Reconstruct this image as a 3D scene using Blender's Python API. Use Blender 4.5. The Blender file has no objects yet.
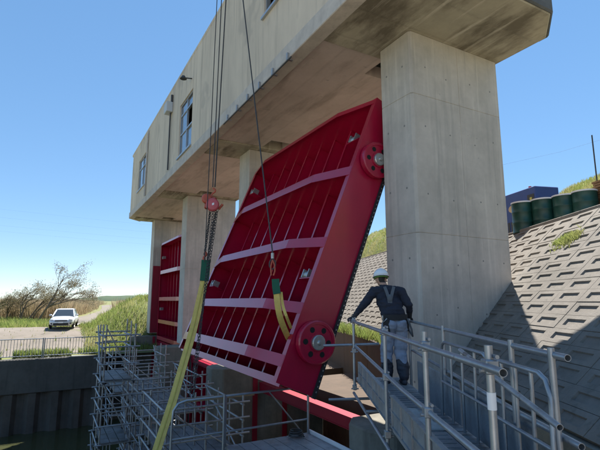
import bpy, math, random
from mathutils import Vector, Matrix, noise
random.seed(7)
R = math.radians
scn = bpy.context.scene
col = scn.collection

# ------------------------------------------------------------------ camera
cam_d = bpy.data.cameras.new('camera'); cam = bpy.data.objects.new('camera', cam_d); col.objects.link(cam)
cam.location = (0, 0, 0); cam.rotation_euler = (R(90 + 9.46), 0, 0)
cam_d.sensor_width = 36; cam_d.lens = 27.0; cam_d.clip_start = 0.1; cam_d.clip_end = 3000
scn.camera = cam
# ------------------------------------------------------------------ sky and sun
SUN_AZ, SUN_EL = 20.0, 60.0
world = bpy.data.worlds.new('World'); scn.world = world; world.use_nodes = True
wn = world.node_tree.nodes; wl = world.node_tree.links
sky = wn.new('ShaderNodeTexSky'); sky.sky_type = 'NISHITA'; sky.sun_disc = False
sky.sun_elevation = R(SUN_EL); sky.sun_rotation = R(SUN_AZ)
sky.altitude = 3000; sky.air_density = 1.0; sky.dust_density = 0.0; sky.ozone_density = 4.0
bg = wn['Background']; bg.inputs['Strength'].default_value = 0.138
gm = wn.new('ShaderNodeGamma'); gm.inputs[1].default_value = 0.52
hs = wn.new('ShaderNodeHueSaturation'); hs.inputs['Saturation'].default_value = 1.5
wl.new(sky.outputs[0], gm.inputs[0]); wl.new(gm.outputs[0], hs.inputs['Color']); wl.new(hs.outputs[0], bg.inputs[0])
sd = bpy.data.lights.new('sun', 'SUN'); so = bpy.data.objects.new('sun', sd); col.objects.link(so)
sd.energy = 4.0; sd.angle = R(0.5); sd.color = (1, 0.95, 0.87)
sv = Vector((math.sin(R(SUN_AZ)) * math.cos(R(SUN_EL)), math.cos(R(SUN_AZ)) * math.cos(R(SUN_EL)), math.sin(R(SUN_EL))))
so.rotation_euler = (-sv).to_track_quat('-Z', 'Y').to_euler(); so.location = (0, 0, 30)
scn.view_settings.view_transform = 'Standard'; scn.view_settings.look = 'None'
scn.view_settings.exposure = 1.58; scn.view_settings.gamma = 1.0
scn.render.engine = 'CYCLES'

# ------------------------------------------------------------------ frames and helpers
ANG = R(28.93); SA, CA = math.sin(ANG), math.cos(ANG)
def P(a, b, z=0.0): return Vector((-SA * a + CA * b, CA * a + SA * b, z))   # a along the row of piers, b downstream
DA, DB, UP = P(1, 0), P(0, 1), Vector((0, 0, 1))

class MB:
    def __init__(s): s.v = []; s.f = []; s.sm = []; s.mi = []
    def add(s, vs, fs, smooth=False, mi=0):
        n = len(s.v); s.v += [Vector(p) for p in vs]
        for f in fs: s.f.append([i + n for i in f]); s.sm.append(smooth); s.mi.append(mi)
        return s
    def box(s, o, ex, ey, ez, mi=0):
        o, ex, ey, ez = Vector(o), Vector(ex), Vector(ey), Vector(ez)
        if ex.cross(ey).dot(ez) < 0: ex, ey = ey, ex
        vs = [o, o + ex, o + ex + ey, o + ey]; vs += [p + ez for p in vs]
        return s.add(vs, [(3, 2, 1, 0), (4, 5, 6, 7), (0, 1, 5, 4), (1, 2, 6, 5), (2, 3, 7, 6), (3, 0, 4, 7)], mi=mi)
    def abox(s, a0, a1, b0, b1, z0, z1, mi=0):
        return s.box(P(a0, b0, z0), DA * (a1 - a0), DB * (b1 - b0), UP * (z1 - z0), mi)
    def wbox(s, x0, x1, y0, y1, z0, z1, mi=0):
        return s.box((x0, y0, z0), (x1 - x0, 0, 0), (0, y1 - y0, 0), (0, 0, z1 - z0), mi)
    def tube(s, p, q, r, n=8, r2=None, caps=True, mi=0):
        p, q = Vector(p), Vector(q); d = (q - p).normalized(); r2 = r if r2 is None else r2
        u = d.orthogonal().normalized(); w = d.cross(u)
        vs = [p + (u * math.cos(2 * math.pi * i / n) + w * math.sin(2 * math.pi * i / n)) * r for i in range(n)]
        vs += [q + (u * math.cos(2 * math.pi * i / n) + w * math.sin(2 * math.pi * i / n)) * r2 for i in range(n)]
        s.add(vs, [(i, (i + 1) % n, n + (i + 1) % n, n + i) for i in range(n)], True, mi)
        if caps:
            s.add(vs[:n], [tuple(range(n))[::-1]], False, mi); s.add(vs[n:], [tuple(range(n))], False, mi)
        return s
    def path(s, pts, r, n=6, rs=None, mi=0, hollow=False):
        pts = [Vector(p) for p in pts]; m = len(pts); rings = []
        u = None
        for i, p in enumerate(pts):
            d = (pts[min(i + 1, m - 1)] - pts[max(i - 1, 0)]).normalized()
            u = d.orthogonal().normalized() if u is None else (u - d * u.dot(d)).normalized()
            w = d.cross(u); rr = rs[i] if rs else r
            rings += [p + (u * math.cos(2 * math.pi * k / n) + w * math.sin(2 * math.pi * k / n)) * rr for k in range(n)]
        fs = [(i * n + k, i * n + (k + 1) % n, (i + 1) * n + (k + 1) % n, (i + 1) * n + k) for i in range(m - 1) for k in range(n)]
        s.add(rings, fs, True, mi)
        if hollow:
            for p, q in ((pts[0], pts[1]), (pts[-1], pts[-2])): s.lathe(p, p - q, [(r, 0), (r * 0.84, 0), (r * 0.84, -0.07), (0, -0.07)], n)
        else: s.add(rings[:n], [tuple(range(n))[::-1]], False, mi); s.add(rings[-n:], [tuple(range(n))], False, mi)
        return s
    def lathe(s, o, d, prof, n=24, smooth=False, mi=0):
        o, d = Vector(o), Vector(d).normalized(); u = d.orthogonal().normalized(); w = d.cross(u); vs = []
        for r, h in prof:
            vs += [o + d * h + (u * math.cos(2 * math.pi * k / n) + w * math.sin(2 * math.pi * k / n)) * max(r, 1e-4) for k in range(n)]
        fs = [(i * n + k, i * n + (k + 1) % n, (i + 1) * n + (k + 1) % n, (i + 1) * n + k) for i in range(len(prof) - 1) for k in range(n)]
        return s.add(vs, fs, smooth, mi)
    def prism(s, poly, vec, mi=0):
        poly = [Vector(p) for p in poly]; vec = Vector(vec); n = len(poly)
        nrm = sum(((poly[i] - poly[0]).cross(poly[(i + 1) % n] - poly[0]) for i in range(1, n - 1)), Vector())
        if nrm.dot(vec) < 0: poly = poly[::-1]
        vs = poly + [p + vec for p in poly]
        return s.add(vs, [tuple(range(n))[::-1], tuple(range(n, 2 * n))] + [(i, (i + 1) % n, n + (i + 1) % n, n + i) for i in range(n)], mi=mi)
    def ell(s, c, r, n=14, m=8, mi=0, rot=None):
        c = Vector(c); vs = []; rot = rot or Matrix.Identity(3)
        for i in range(m + 1):
            t = math.pi * i / m; rr = max(math.sin(t), 1e-3)
            for k in range(n):
                p = 2 * math.pi * k / n
                vs.append(c + rot @ Vector((r[0] * rr * math.cos(p), r[1] * rr * math.sin(p), -r[2] * math.cos(t))))
        fs = [(i * n + k, i * n + (k + 1) % n, (i + 1) * n + (k + 1) % n, (i + 1) * n + k) for i in range(m) for k in range(n)]
        return s.add(vs, fs, True, mi)
    def ribbon(s, pts, wdir, w, t, mi=0, sub=5):      # a strap: flat band of width w and thickness t along pts
        pts = [Vector(p) for p in pts]; q = []
        for i in range(len(pts) - 1):      # smooth curve through the given points
            p0, p1, p2, p3 = pts[max(i - 1, 0)], pts[i], pts[i + 1], pts[min(i + 2, len(pts) - 1)]
            for k in range(sub):
                u = k / sub; q.append(0.5 * ((2 * p1) + (p2 - p0) * u + (2 * p0 - 5 * p1 + 4 * p2 - p3) * u * u + (3 * p1 - p0 - 3 * p2 + p3) * u ** 3))
        pts = q + [pts[-1]]; m = len(pts); vs = []
        for i, p in enumerate(pts):
            d = (pts[min(i + 1, m - 1)] - pts[max(i - 1, 0)]).normalized()
            x = Vector(wdir[i] if isinstance(wdir, list) else wdir); x = (x - d * x.dot(d)).normalized(); y = d.cross(x)
            vs += [p + x * w / 2 + y * t / 2, p - x * w / 2 + y * t / 2, p - x * w / 2 - y * t / 2, p + x * w / 2 - y * t / 2]
        fs = [(i * 4 + k, i * 4 + (k + 1) % 4, i * 4 + 4 + (k + 1) % 4, i * 4 + 4 + k) for i in range(m - 1) for k in range(4)]
        return s.add(vs, fs + [(3, 2, 1, 0), tuple((m - 1) * 4 + k for k in range(4))], mi=mi)
    def mesh(s, name, mats, off=Vector()):
        me = bpy.data.meshes.new(name); me.from_pydata([tuple(p - off) for p in s.v], [], s.f)
        me.polygons.foreach_set('use_smooth', s.sm); me.polygons.foreach_set('material_index', s.mi)
        for m in (mats if isinstance(mats, (list, tuple)) else [mats]): me.materials.append(m)
        me.update(); return me
    def build(s, name, mats, parent=None, bevel=0, local=False, seg=1):
        if parent is None and not local:
            xs = [p.x for p in s.v]; ys = [p.y for p in s.v]; zs = [p.z for p in s.v]
            off = Vector(((min(xs) + max(xs)) / 2, (min(ys) + max(ys)) / 2, min(zs)))
        elif local: off = Vector()
        else: off = wloc(parent)
        o = bpy.data.objects.new(name, s.mesh(name, mats, off)); col.objects.link(o)
        if parent is not None: o.parent = parent
        else: o.location = off
        if bevel:
            b = o.modifiers.new('bevel', 'BEVEL'); b.width = bevel; b.segments = seg; b.limit_method = 'ANGLE'; b.angle_limit = R(35)
        return o
def wloc(o):
    v = Vector()
    while o is not None: v = v + o.location; o = o.parent
    return v
def tag(o, label=None, cat=None, group=None, kind=None):
    if label: o['label'] = label
    if cat: o['category'] = cat
    if group: o['group'] = group
    if kind: o['kind'] = kind
    return o
def thing(name, label, cat, loc=(0, 0, 0), group=None, mat=None):
    o = bpy.data.objects.new(name, None); col.objects.link(o); o.empty_display_size = 0.2
    if mat is not None: o.matrix_world = mat
    else: o.location = loc
    return tag(o, label, cat, group)

# ------------------------------------------------------------------ materials
def mat(name, base, rough=0.8, metal=0.0, var=None, vscale=3.0, bump=0.0, bscale=40.0, streak=0.0, streak_col=(0.05, 0.05, 0.045),
        spec=0.5, coat=0.0, boards=None, vmap=(1, 1, 1), spots=None, detail=6, trans=0.0, leaf=0.0, smear=None, lstreak=0.0, coat_ior=1.5):
    m = bpy.data.materials.new(name); m.use_nodes = True; nt = m.node_tree; N = nt.nodes; L = nt.links
    b = N['Principled BSDF']; b.inputs['Roughness'].default_value = rough; b.inputs['Metallic'].default_value = metal
    b.inputs['Specular IOR Level'].default_value = spec; b.inputs['Coat Weight'].default_value = coat; b.inputs['Coat Roughness'].default_value = 0.16; b.inputs['Coat IOR'].default_value = coat_ior
    if trans: b.inputs['Transmission Weight'].default_value = trans
    geo = N.new('ShaderNodeNewGeometry'); c = None
    def rgb(x): return (x[0], x[1], x[2], 1)
    def noise_n(scale, det=detail, mp=(1, 1, 1)):
        mpn = N.new('ShaderNodeMapping'); mpn.inputs['Scale'].default_value = mp; L.new(geo.outputs['Position'], mpn.inputs[0])
        t = N.new('ShaderNodeTexNoise'); t.inputs['Scale'].default_value = scale; t.inputs['Detail'].default_value = det; t.inputs['Roughness'].default_value = 0.62
        L.new(mpn.outputs[0], t.inputs[0]); return t
    def ramp(src, lo, hi):
        r = N.new('ShaderNodeMapRange'); r.inputs[1].default_value = lo; r.inputs[2].default_value = hi; L.new(src, r.inputs[0]); return r.outputs[0]
    def mix(f, a, bb, mode='MIX'):
        x = N.new('ShaderNodeMix'); x.data_type = 'RGBA'; x.blend_type = mode
        for inp, val in ((0, f), (6, a), (7, bb)):
            if isinstance(val, (float, int)): x.inputs[inp].default_value = val
            elif isinstance(val, tuple): x.inputs[inp].default_value = rgb(val)
            else: L.new(val, x.inputs[inp])
        return x.outputs[2]
    c = tuple(base)
    if var:
        t = noise_n(vscale, mp=vmap); c = mix(ramp(t.outputs[0], 0.36, 0.66), c, tuple(var))
        t2 = noise_n(vscale * 7.3, mp=vmap); c = mix(ramp(t2.outputs[0], 0.3, 0.72), c, (0.72, 0.72, 0.72), 'MULTIPLY') if False else mix(0.22, c, mix(ramp(t2.outputs[0], 0.35, 0.65), tuple(base), tuple(var)))
    bsrc = None
    if boards:
        # form-board lines: (direction vector across boards, board width, joint darkness)
        d, wd, dk = boards
        dot = N.new('ShaderNodeVectorMath'); dot.operation = 'DOT_PRODUCT'; L.new(geo.outputs['Position'], dot.inputs[0]); dot.inputs[1].default_value = tuple(d)
        dv = N.new('ShaderNodeMath'); dv.operation = 'DIVIDE'; L.new(dot.outputs['Value'], dv.inputs[0]); dv.inputs[1].default_value = wd
        fr = N.new('ShaderNodeMath'); fr.operation = 'FRACT'; L.new(dv.outputs[0], fr.inputs[0])
        fl = N.new('ShaderNodeMath'); fl.operation = 'FLOOR'; L.new(dv.outputs[0], fl.inputs[0])
        wnz = N.new('ShaderNodeTexWhiteNoise'); wnz.noise_dimensions = '1D'; L.new(fl.outputs[0], wnz.inputs['W'])
        pp = N.new('ShaderNodeMath'); pp.operation = 'PINGPONG'; L.new(fr.outputs[0], pp.inputs[0]); pp.inputs[1].default_value = 0.5
        edge = ramp(pp.outputs[0], 0.0, 0.06)
        v2 = ramp(wnz.outputs[0], 0, 1)
        mm = N.new('ShaderNodeMath'); mm.operation = 'MULTIPLY'; L.new(v2, mm.inputs[0]); mm.inputs[1].default_value = 0.25
        c = mix(mm.outputs[0], c, tuple(x * 0.6 for x in base))
        inv = N.new('ShaderNodeMath'); inv.operation = 'MULTIPLY_ADD'; L.new(edge, inv.inputs[0]); inv.inputs[1].default_value = -dk; inv.inputs[2].default_value = dk
        c = mix(inv.outputs[0], c, tuple(x * 0.35 for x in base))
        bsrc = edge
    if streak:
        t = noise_n(2.2, 5, (2.2, 2.2, 0.12)); f = ramp(t.outputs[0], 0.52, 0.78)
        mm = N.new('ShaderNodeMath'); mm.operation = 'MULTIPLY'; L.new(f, mm.inputs[0]); mm.inputs[1].default_value = streak
        c = mix(mm.outputs[0], c, tuple(streak_col))
    if streak and lstreak:
        t = noise_n(3.1, 5, (2.4, 2.4, 0.10)); f = ramp(t.outputs[0], 0.56, 0.70)
        mm = N.new('ShaderNodeMath'); mm.operation = 'MULTIPLY'; L.new(f, mm.inputs[0]); mm.inputs[1].default_value = lstreak
        c = mix(mm.outputs[0], c, tuple(min(0.8, x * 1.35) for x in base))
    if smear:      # stains drawn out along the structure's length: list of (colour, across scale, along scale, low edge, amount)
        for (scol, s1, s2, lo, amt, sd_) in smear:
            d1 = N.new('ShaderNodeVectorMath'); d1.operation = 'DOT_PRODUCT'; L.new(geo.outputs['Position'], d1.inputs[0]); d1.inputs[1].default_value = tuple(DB * s1)
            d2 = N.new('ShaderNodeVectorMath'); d2.operation = 'DOT_PRODUCT'; L.new(geo.outputs['Position'], d2.inputs[0]); d2.inputs[1].default_value = tuple(DA * s2)
            cx = N.new('ShaderNodeCombineXYZ'); L.new(d1.outputs['Value'], cx.inputs[0]); L.new(d2.outputs['Value'], cx.inputs[1]); cx.inputs[2].default_value = sd_
            t = N.new('ShaderNodeTexNoise'); t.inputs['Scale'].default_value = 1.0; t.inputs['Detail'].default_value = 7; t.inputs['Roughness'].default_value = 0.65; L.new(cx.outputs[0], t.inputs[0])
            f = ramp(t.outputs[0], lo, lo + 0.14)
            mm = N.new('ShaderNodeMath'); mm.operation = 'MULTIPLY'; L.new(f, mm.inputs[0]); mm.inputs[1].default_value = amt
            c = mix(mm.outputs[0], c, tuple(scol))
    if spots:
        scol, ssc, slo, amt = spots
        t = noise_n(ssc, 3); f = ramp(t.outputs[0], slo, slo + 0.06)
        mm = N.new('ShaderNodeMath'); mm.operation = 'MULTIPLY'; L.new(f, mm.inputs[0]); mm.inputs[1].default_value = amt
        c = mix(mm.outputs[0], c, tuple(scol))
    if isinstance(c, tuple): b.inputs['Base Color'].default_value = rgb(c)
    else: L.new(c, b.inputs['Base Color'])
    if bump:
        t = noise_n(bscale, 5); bn = N.new('ShaderNodeBump'); bn.inputs['Strength'].default_value = bump; bn.inputs['Distance'].default_value = 0.02
        L.new(t.outputs[0], bn.inputs['Height']); last = bn
        if bsrc is not None:
            b2 = N.new('ShaderNodeBump'); b2.inputs['Strength'].default_value = 0.5; b2.inputs['Distance'].default_value = 0.01
            L.new(bsrc, b2.inputs['Height']); L.new(bn.outputs[0], b2.inputs['Normal']); last = b2
        L.new(last.outputs[0], b.inputs['Normal'])
    if leaf:
        tl = N.new('ShaderNodeBsdfTranslucent'); ms = N.new('ShaderNodeMixShader'); ms.inputs[0].default_value = leaf
        if isinstance(c, tuple): tl.inputs[0].default_value = rgb(c)
        else: L.new(c, tl.inputs[0])
        L.new(b.outputs[0], ms.inputs[1]); L.new(tl.outputs[0], ms.inputs[2]); L.new(ms.outputs[0], N['Material Output'].inputs[0])
    return m
M = {}
M['conc'] = mat('concrete_pillar', (0.60, 0.54, 0.465), 0.9, var=(0.42, 0.38, 0.325), vscale=0.9, bump=0.25, bscale=30, streak=0.6, streak_col=(0.28, 0.265, 0.235), spots=((0.2, 0.19, 0.17), 9.0, 0.70, 0.4), lstreak=0.4)
M['under'] = mat('concrete_soffit', (0.72, 0.595, 0.52), 0.9, var=(0.56, 0.45, 0.385), vscale=0.7, bump=0.3, bscale=18, boards=(tuple(DB), 0.9, 0.15), smear=[((0.30, 0.23, 0.185), 1.6, 0.35, 0.50, 0.55, 1.0), ((0.13, 0.09, 0.07), 2.2, 5.0, 0.62, 0.55, 4.0), ((0.66, 0.54, 0.44), 2.5, 0.3, 0.58, 0.4, 9.0)])
M['cross'] = mat('concrete_crossbeam', (0.52, 0.46, 0.34), 0.9, var=(0.34, 0.30, 0.22), vscale=0.8, bump=0.3, bscale=18, boards=(tuple(DA), 0.9, 0.12), smear=[((0.13, 0.105, 0.07), 1.1, 0.4, 0.47, 0.85, 2.0), ((0.72, 0.65, 0.52), 3.2, 0.2, 0.55, 0.75, 5.0), ((0.11, 0.09, 0.06), 3.0, 1.2, 0.60, 0.5, 7.0)])
M['tie'] = mat('tie_plug', (0.24, 0.23, 0.21), 0.95)
M['edge'] = mat('concrete_edge', (0.62, 0.55, 0.47), 0.9, var=(0.44, 0.39, 0.34), vscale=1.8, bump=0.3, bscale=25, streak=0.5, streak_col=(0.25, 0.22, 0.19))
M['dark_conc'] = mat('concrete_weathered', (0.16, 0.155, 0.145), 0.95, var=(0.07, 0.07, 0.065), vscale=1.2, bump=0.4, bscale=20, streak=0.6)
M['wall'] = mat('beige_wall', (0.72, 0.60, 0.455), 0.9, var=(0.56, 0.465, 0.355), vscale=0.6, bump=0.12, bscale=60, streak=0.95, streak_col=(0.38, 0.31, 0.235), spots=((0.40, 0.34, 0.27), 0.55, 0.60, 0.45), vmap=(1, 1, 0.4))
M['pier'] = mat('pier_concrete', (0.25, 0.23, 0.185), 0.92, var=(0.13, 0.12, 0.095), vscale=1.1, bump=0.4, bscale=22, streak=0.6, streak_col=(0.07, 0.065, 0.055))
M['river'] = mat('river_wall_concrete', (0.115, 0.11, 0.10), 0.92, var=(0.07, 0.068, 0.06), vscale=0.9, bump=0.4, bscale=22, streak=0.6, streak_col=(0.035, 0.033, 0.03))
M['brown'] = mat('brown_concrete', (0.12, 0.085, 0.062), 0.95, var=(0.08, 0.06, 0.045), vscale=0.8, bump=0.4, bscale=14, streak=0.3)
M['block'] = mat('revetment_concrete', (0.235, 0.21, 0.18), 0.95, var=(0.155, 0.138, 0.117), vscale=1.3, bump=0.35, bscale=35, spots=((0.13, 0.12, 0.10), 5, 0.60, 0.5))
M['block_bed'] = mat('revetment_joint', (0.19, 0.17, 0.145), 0.95, var=(0.09, 0.085, 0.06), vscale=3)
M['red'] = mat('red_gate_paint', (0.45, 0.004, 0.042), 0.30, var=(0.37, 0.004, 0.036), vscale=0.9, spec=0.5, coat=0.5, bump=0.05, bscale=5, streak=0.35, streak_col=(0.30, 0.012, 0.03), coat_ior=1.5, spots=((0.36, 0.05, 0.06), 4.0, 0.66, 0.35))
M['red_dull'] = mat('red_frame_paint', (0.33, 0.008, 0.03), 0.5, var=(0.24, 0.008, 0.024), vscale=1.2)
M['rubber'] = mat('seal_rubber', (0.02, 0.021, 0.024), 0.6)
M['steel'] = mat('galvanised_tube', (0.42, 0.44, 0.46), 0.42, 0.75, var=(0.30, 0.32, 0.34), vscale=6, spots=((0.17, 0.13, 0.10), 7, 0.66, 0.5))
M['deck'] = mat('galvanised_deck', (0.34, 0.355, 0.37), 0.5, 0.45, var=(0.20, 0.21, 0.22), vscale=4, bump=0.25, bscale=60, spots=((0.22, 0.20, 0.17), 3, 0.60, 0.5))
M['old_deck'] = mat('dull_deck', (0.20, 0.21, 0.22), 0.6, 0.3, var=(0.10, 0.105, 0.11), vscale=3, bump=0.3, bscale=60, spots=((0.10, 0.08, 0.06), 2.5, 0.55, 0.6))
M['old_steel'] = mat('dull_tube', (0.46, 0.47, 0.48), 0.45, 0.6, var=(0.28, 0.285, 0.29), vscale=4, spots=((0.13, 0.09, 0.06), 6, 0.6, 0.6))
M['hub'] = mat('hub_steel', (0.50, 0.50, 0.48), 0.4, 0.7, var=(0.35, 0.35, 0.34), vscale=14)
M['wire'] = mat('wire_rope', (0.06, 0.06, 0.06), 0.6, 0.4)
M['black'] = mat('painted_hole_dark', (0.012, 0.012, 0.012), 0.9)
M['yellow'] = mat('yellow_sling', (0.86, 0.66, 0.18), 0.8, var=(0.68, 0.50, 0.15), vscale=9, bump=0.4, bscale=90)
M['green'] = mat('green_sleeve', (0.015, 0.12, 0.07), 0.8, bump=0.3, bscale=90)
M['orange'] = mat('orange_hoist', (0.55, 0.10, 0.045), 0.5, var=(0.42, 0.09, 0.05), vscale=12)
M['pink'] = mat('hoist_cover', (0.55, 0.10, 0.11), 0.5)
M['glass'] = mat('window_glass', (0.10, 0.13, 0.17), 0.04, spec=0.9, coat=0.5)
M['alu'] = mat('aluminium_frame', (0.45, 0.46, 0.47), 0.4, 0.6)
M['grey_box'] = mat('grey_box', (0.50, 0.52, 0.53), 0.5)
M['dark_metal'] = mat('dark_metal', (0.07, 0.07, 0.07), 0.6, 0.4)
M['wood'] = mat('plank_wood', (0.33, 0.26, 0.15), 0.85, var=(0.22, 0.16, 0.09), vscale=6)
M['rust_board'] = mat('brown_board', (0.24, 0.12, 0.055), 0.85, var=(0.15, 0.075, 0.035), vscale=5, bump=0.3, bscale=40)
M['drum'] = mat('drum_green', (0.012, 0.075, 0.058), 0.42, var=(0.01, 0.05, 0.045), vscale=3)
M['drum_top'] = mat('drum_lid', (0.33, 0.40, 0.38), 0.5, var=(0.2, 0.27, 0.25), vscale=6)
M['blue'] = mat('blue_paint', (0.03, 0.07, 0.27), 0.45, var=(0.025, 0.055, 0.2), vscale=2)
M['cream'] = mat('cream_badge', (0.62, 0.45, 0.25), 0.6)
M['white'] = mat('white_paint', (0.75, 0.76, 0.77), 0.45)
M['red_lamp'] = mat('red_plastic', (0.5, 0.03, 0.03), 0.5)
M['yel_mark'] = mat('yellow_marking', (0.6, 0.5, 0.1), 0.6)
M['soil'] = mat('soil', (0.15, 0.12, 0.075), 0.95, var=(0.10, 0.11, 0.04), vscale=1.4, bump=0.4, bscale=20)
M['turf'] = mat('turf_ground', (0.15, 0.18, 0.05), 0.95, var=(0.16, 0.14, 0.06), vscale=0.5, bump=0.4, bscale=14)
M['bounce_gravel'] = mat('bounce_gravel', (0.52, 0.46, 0.38), 0.95, var=(0.44, 0.39, 0.32), vscale=0.5, bump=0.5, bscale=30)  # kept pale so the added yard throws back more light
M['gravel'] = mat('gravel', (0.21, 0.18, 0.152), 0.95, var=(0.15, 0.13, 0.105), vscale=1.1, bump=0.6, bscale=30, spots=((0.15, 0.16, 0.07), 0.55, 0.58, 0.65))
M['grass'] = mat('grass_blades', (0.26, 0.33, 0.075), 0.7, var=(0.46, 0.41, 0.19), vscale=0.55, detail=3, leaf=0.45)
M['weed'] = mat('weed_leaves', (0.19, 0.27, 0.065), 0.7, var=(0.31, 0.34, 0.11), vscale=1.7, detail=3, leaf=0.45)
M['reed'] = mat('dry_reeds', (0.50, 0.38, 0.25), 0.85, var=(0.36, 0.30, 0.17), vscale=0.35, detail=3, leaf=0.4)
M['bark'] = mat('bark', (0.115, 0.09, 0.065), 0.9, var=(0.17, 0.14, 0.105), vscale=3)
M['twig'] = mat('twig_leaves', (0.25, 0.19, 0.12), 0.8, var=(0.19, 0.18, 0.08), vscale=0.8, leaf=0.35)
M['water'] = mat('murky_water', (0.055, 0.06, 0.028), 0.06, spec=0.5, bump=0.3, bscale=2.2)
M['hill'] = mat('far_wooded_hill', (0.05, 0.085, 0.05), 0.95, var=(0.08, 0.11, 0.06), vscale=0.03)
M['pile'] = mat('sheet_pile', (0.12, 0.105, 0.09), 0.9, var=(0.07, 0.06, 0.05), vscale=0.9, streak=0.7, streak_col=(0.06, 0.055, 0.045), bump=0.3)
M['carpaint'] = mat('car_silver', (0.62, 0.64, 0.66), 0.3, 0.25, coat=0.6)
M['carglass'] = mat('car_glass', (0.03, 0.04, 0.05), 0.06, spec=0.8)
M['tyre'] = mat('tyre', (0.02, 0.02, 0.02), 0.8)
M['lampglass'] = mat('headlight', (0.55, 0.57, 0.6), 0.12)
M['navy'] = mat('navy_jacket', (0.014, 0.017, 0.03), 0.85, var=(0.022, 0.026, 0.042), vscale=6, bump=0.5, bscale=16)
M['jeans'] = mat('pale_work_trousers', (0.27, 0.31, 0.39), 0.9, var=(0.21, 0.245, 0.31), vscale=3, bump=0.5, bscale=18)
M['skin'] = mat('skin', (0.45, 0.26, 0.18), 0.6)
M['glove'] = mat('work_glove', (0.03, 0.03, 0.035), 0.8)
M['boot'] = mat('boot', (0.03, 0.03, 0.04), 0.6)
M['hair'] = mat('hair', (0.012, 0.01, 0.009), 0.6)
M['helmet'] = mat('white_helmet', (0.80, 0.81, 0.80), 0.25, coat=0.4)
M['strap'] = mat('harness_strap', (0.10, 0.115, 0.13), 0.7)
M['bag'] = mat('tool_pouch', (0.02, 0.02, 0.022), 0.8)
M['hivis'] = mat('helmet_band', (0.12, 0.25, 0.06), 0.7)

# ================================================================== SETTING
def smooth(t): t = max(0, min(1, t)); return t * t * (3 - 2 * t)
WATER = -7.1
# water
MB().add([P(-40, -160, WATER), P(30.5, -160, WATER), P(30.5, 90, WATER), P(-40, 90, WATER)], [(0, 1, 2, 3)]).build('water', M['water'])
tag(bpy.data.objects['water'], kind='structure')
BANK_A = 29.5
def h_far(a, b):
    z = -3.2 + 1.15 * smooth((a - 30.3) / 7.0)
    z += 2.3 * smooth((b - 2.3) / 5.0) * smooth((a - 31.0) / 4.0) * (1 - smooth((a - 40) / 14.0))
    p = P(a, b)
    z += 0.10 * noise.noise(Vector((p.x * 0.25, p.y * 0.25, 0)))
    return z
def span(lo, hi, n, k=1.0): return [lo + (hi - lo) * (i / n) ** k for i in range(n + 1)]
def drape(aa, bb, fz):
    vs = [P(a, b, fz(a, b)) for a in aa for b in bb]; n = len(bb)
    fs = [(i * n + j, i * n + j + 1, (i + 1) * n + j + 1, (i + 1) * n + j) for i in range(len(aa) - 1) for j in range(n - 1)]
    return vs, [f[::-1] for f in fs]
aa = [BANK_A + 0.35] + span(30.3, 60, 40) [0:] + span(62, 1500, 26, 2.2)
bb = [-x for x in span(14, 900, 20, 2.2)][::-1] + span(-13, 16, 58) + span(17, 900, 20, 2.2)
vs, fs = drape(aa, bb, h_far)
tag(MB().add(vs, fs, True).build('ground', M['turf']), kind='structure')
# gravel yard and track, laid on the far bank
vs, fs = drape(span(30.6, 41.5, 40), span(-30, 3.0, 60), lambda a, b: h_far(a, b) + 0.03)
keep = []
for f in fs:
    c = sum((vs[i] for i in f), Vector()) / 4; a = -SA * c.x + CA * c.y; b = CA * c.x + SA * c.y
    edge = 39.6 + 1.0 * noise.noise(Vector((b * 0.5, 3, 0))); be = 2.3 + 0.5 * noise.noise(Vector((a * 0.7, 9, 0)))
    if a < edge and b < be and a > 30.9 + 0.4 * noise.noise(Vector((b, 1, 0))): keep.append(f)
tag(MB().add(vs, keep, True).build('gravel_yard', M['gravel']), kind='structure')
pts = []
p0, p1 = Vector((-18.3, 36.5, 0)), Vector((-78, 190, 0))
tm = MB(); tv = []
for i in range(41):
    t = (i / 40) ** 1.6; c = p0.lerp(p1, t) + Vector((1.6 * math.sin(t * 5), 0, 0)); w = 1.7
    for sgn in (-1, 0, 1):
        q = c + Vector((w * sgn, 0.3 * sgn, 0)); a = -SA * q.x + CA * q.y; b = CA * q.x + SA * q.y
        tv.append(Vector((q.x, q.y, h_far(a, b) + 0.05)))
tf = [(i * 3 + k, i * 3 + k + 1, i * 3 + 4 + k, i * 3 + 3 + k) for i in range(40) for k in range(2)]
tag(tm.add(tv, tf, True).build('gravel_track', M['gravel']), kind='structure')
# far hills
hv = []; n = 60
for i in range(n + 1):
    x = -640 + 520 * i / n; t = i / n
    hh = 1.5 + 7 * max(0, math.sin(math.pi * min(1, max(0, (t - 0.42) / 0.5)))) + 2 * noise.noise(Vector((i * 0.35, 0, 0))) + 1 * noise.noise(Vector((i * 1.3, 5, 0)))
    hv += [Vector((x, 800, -3)), Vector((x + 8, 815, hh)), Vector((x, 900, -3))]
hf = [(i * 3 + k, i * 3 + 3 + k, i * 3 + 4 + k, i * 3 + 1 + k) for i in range(n) for k in range(2)]
tag(MB().add(hv, hf, True).build('hills', M['hill']), kind='structure')

# near bank yard, unseen behind the camera, added pale to bounce sunlight forward
yd = MB(); yd.add([P(-60, -90, -1.95), P(0.3, -90, -1.95), P(0.3, 2.2, -1.95), P(-60, 34, -1.95)], [(3, 2, 1, 0)])
tag(yd.build('near_bounce_yard', M['bounce_gravel']), kind='structure')
o = MB().abox(0.3, 0.7, -90, 2.2, -9, -1.9).build('near_river_wall', M['river']); tag(o, 'concrete river wall of the near bank behind the viewer', 'river wall')
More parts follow.
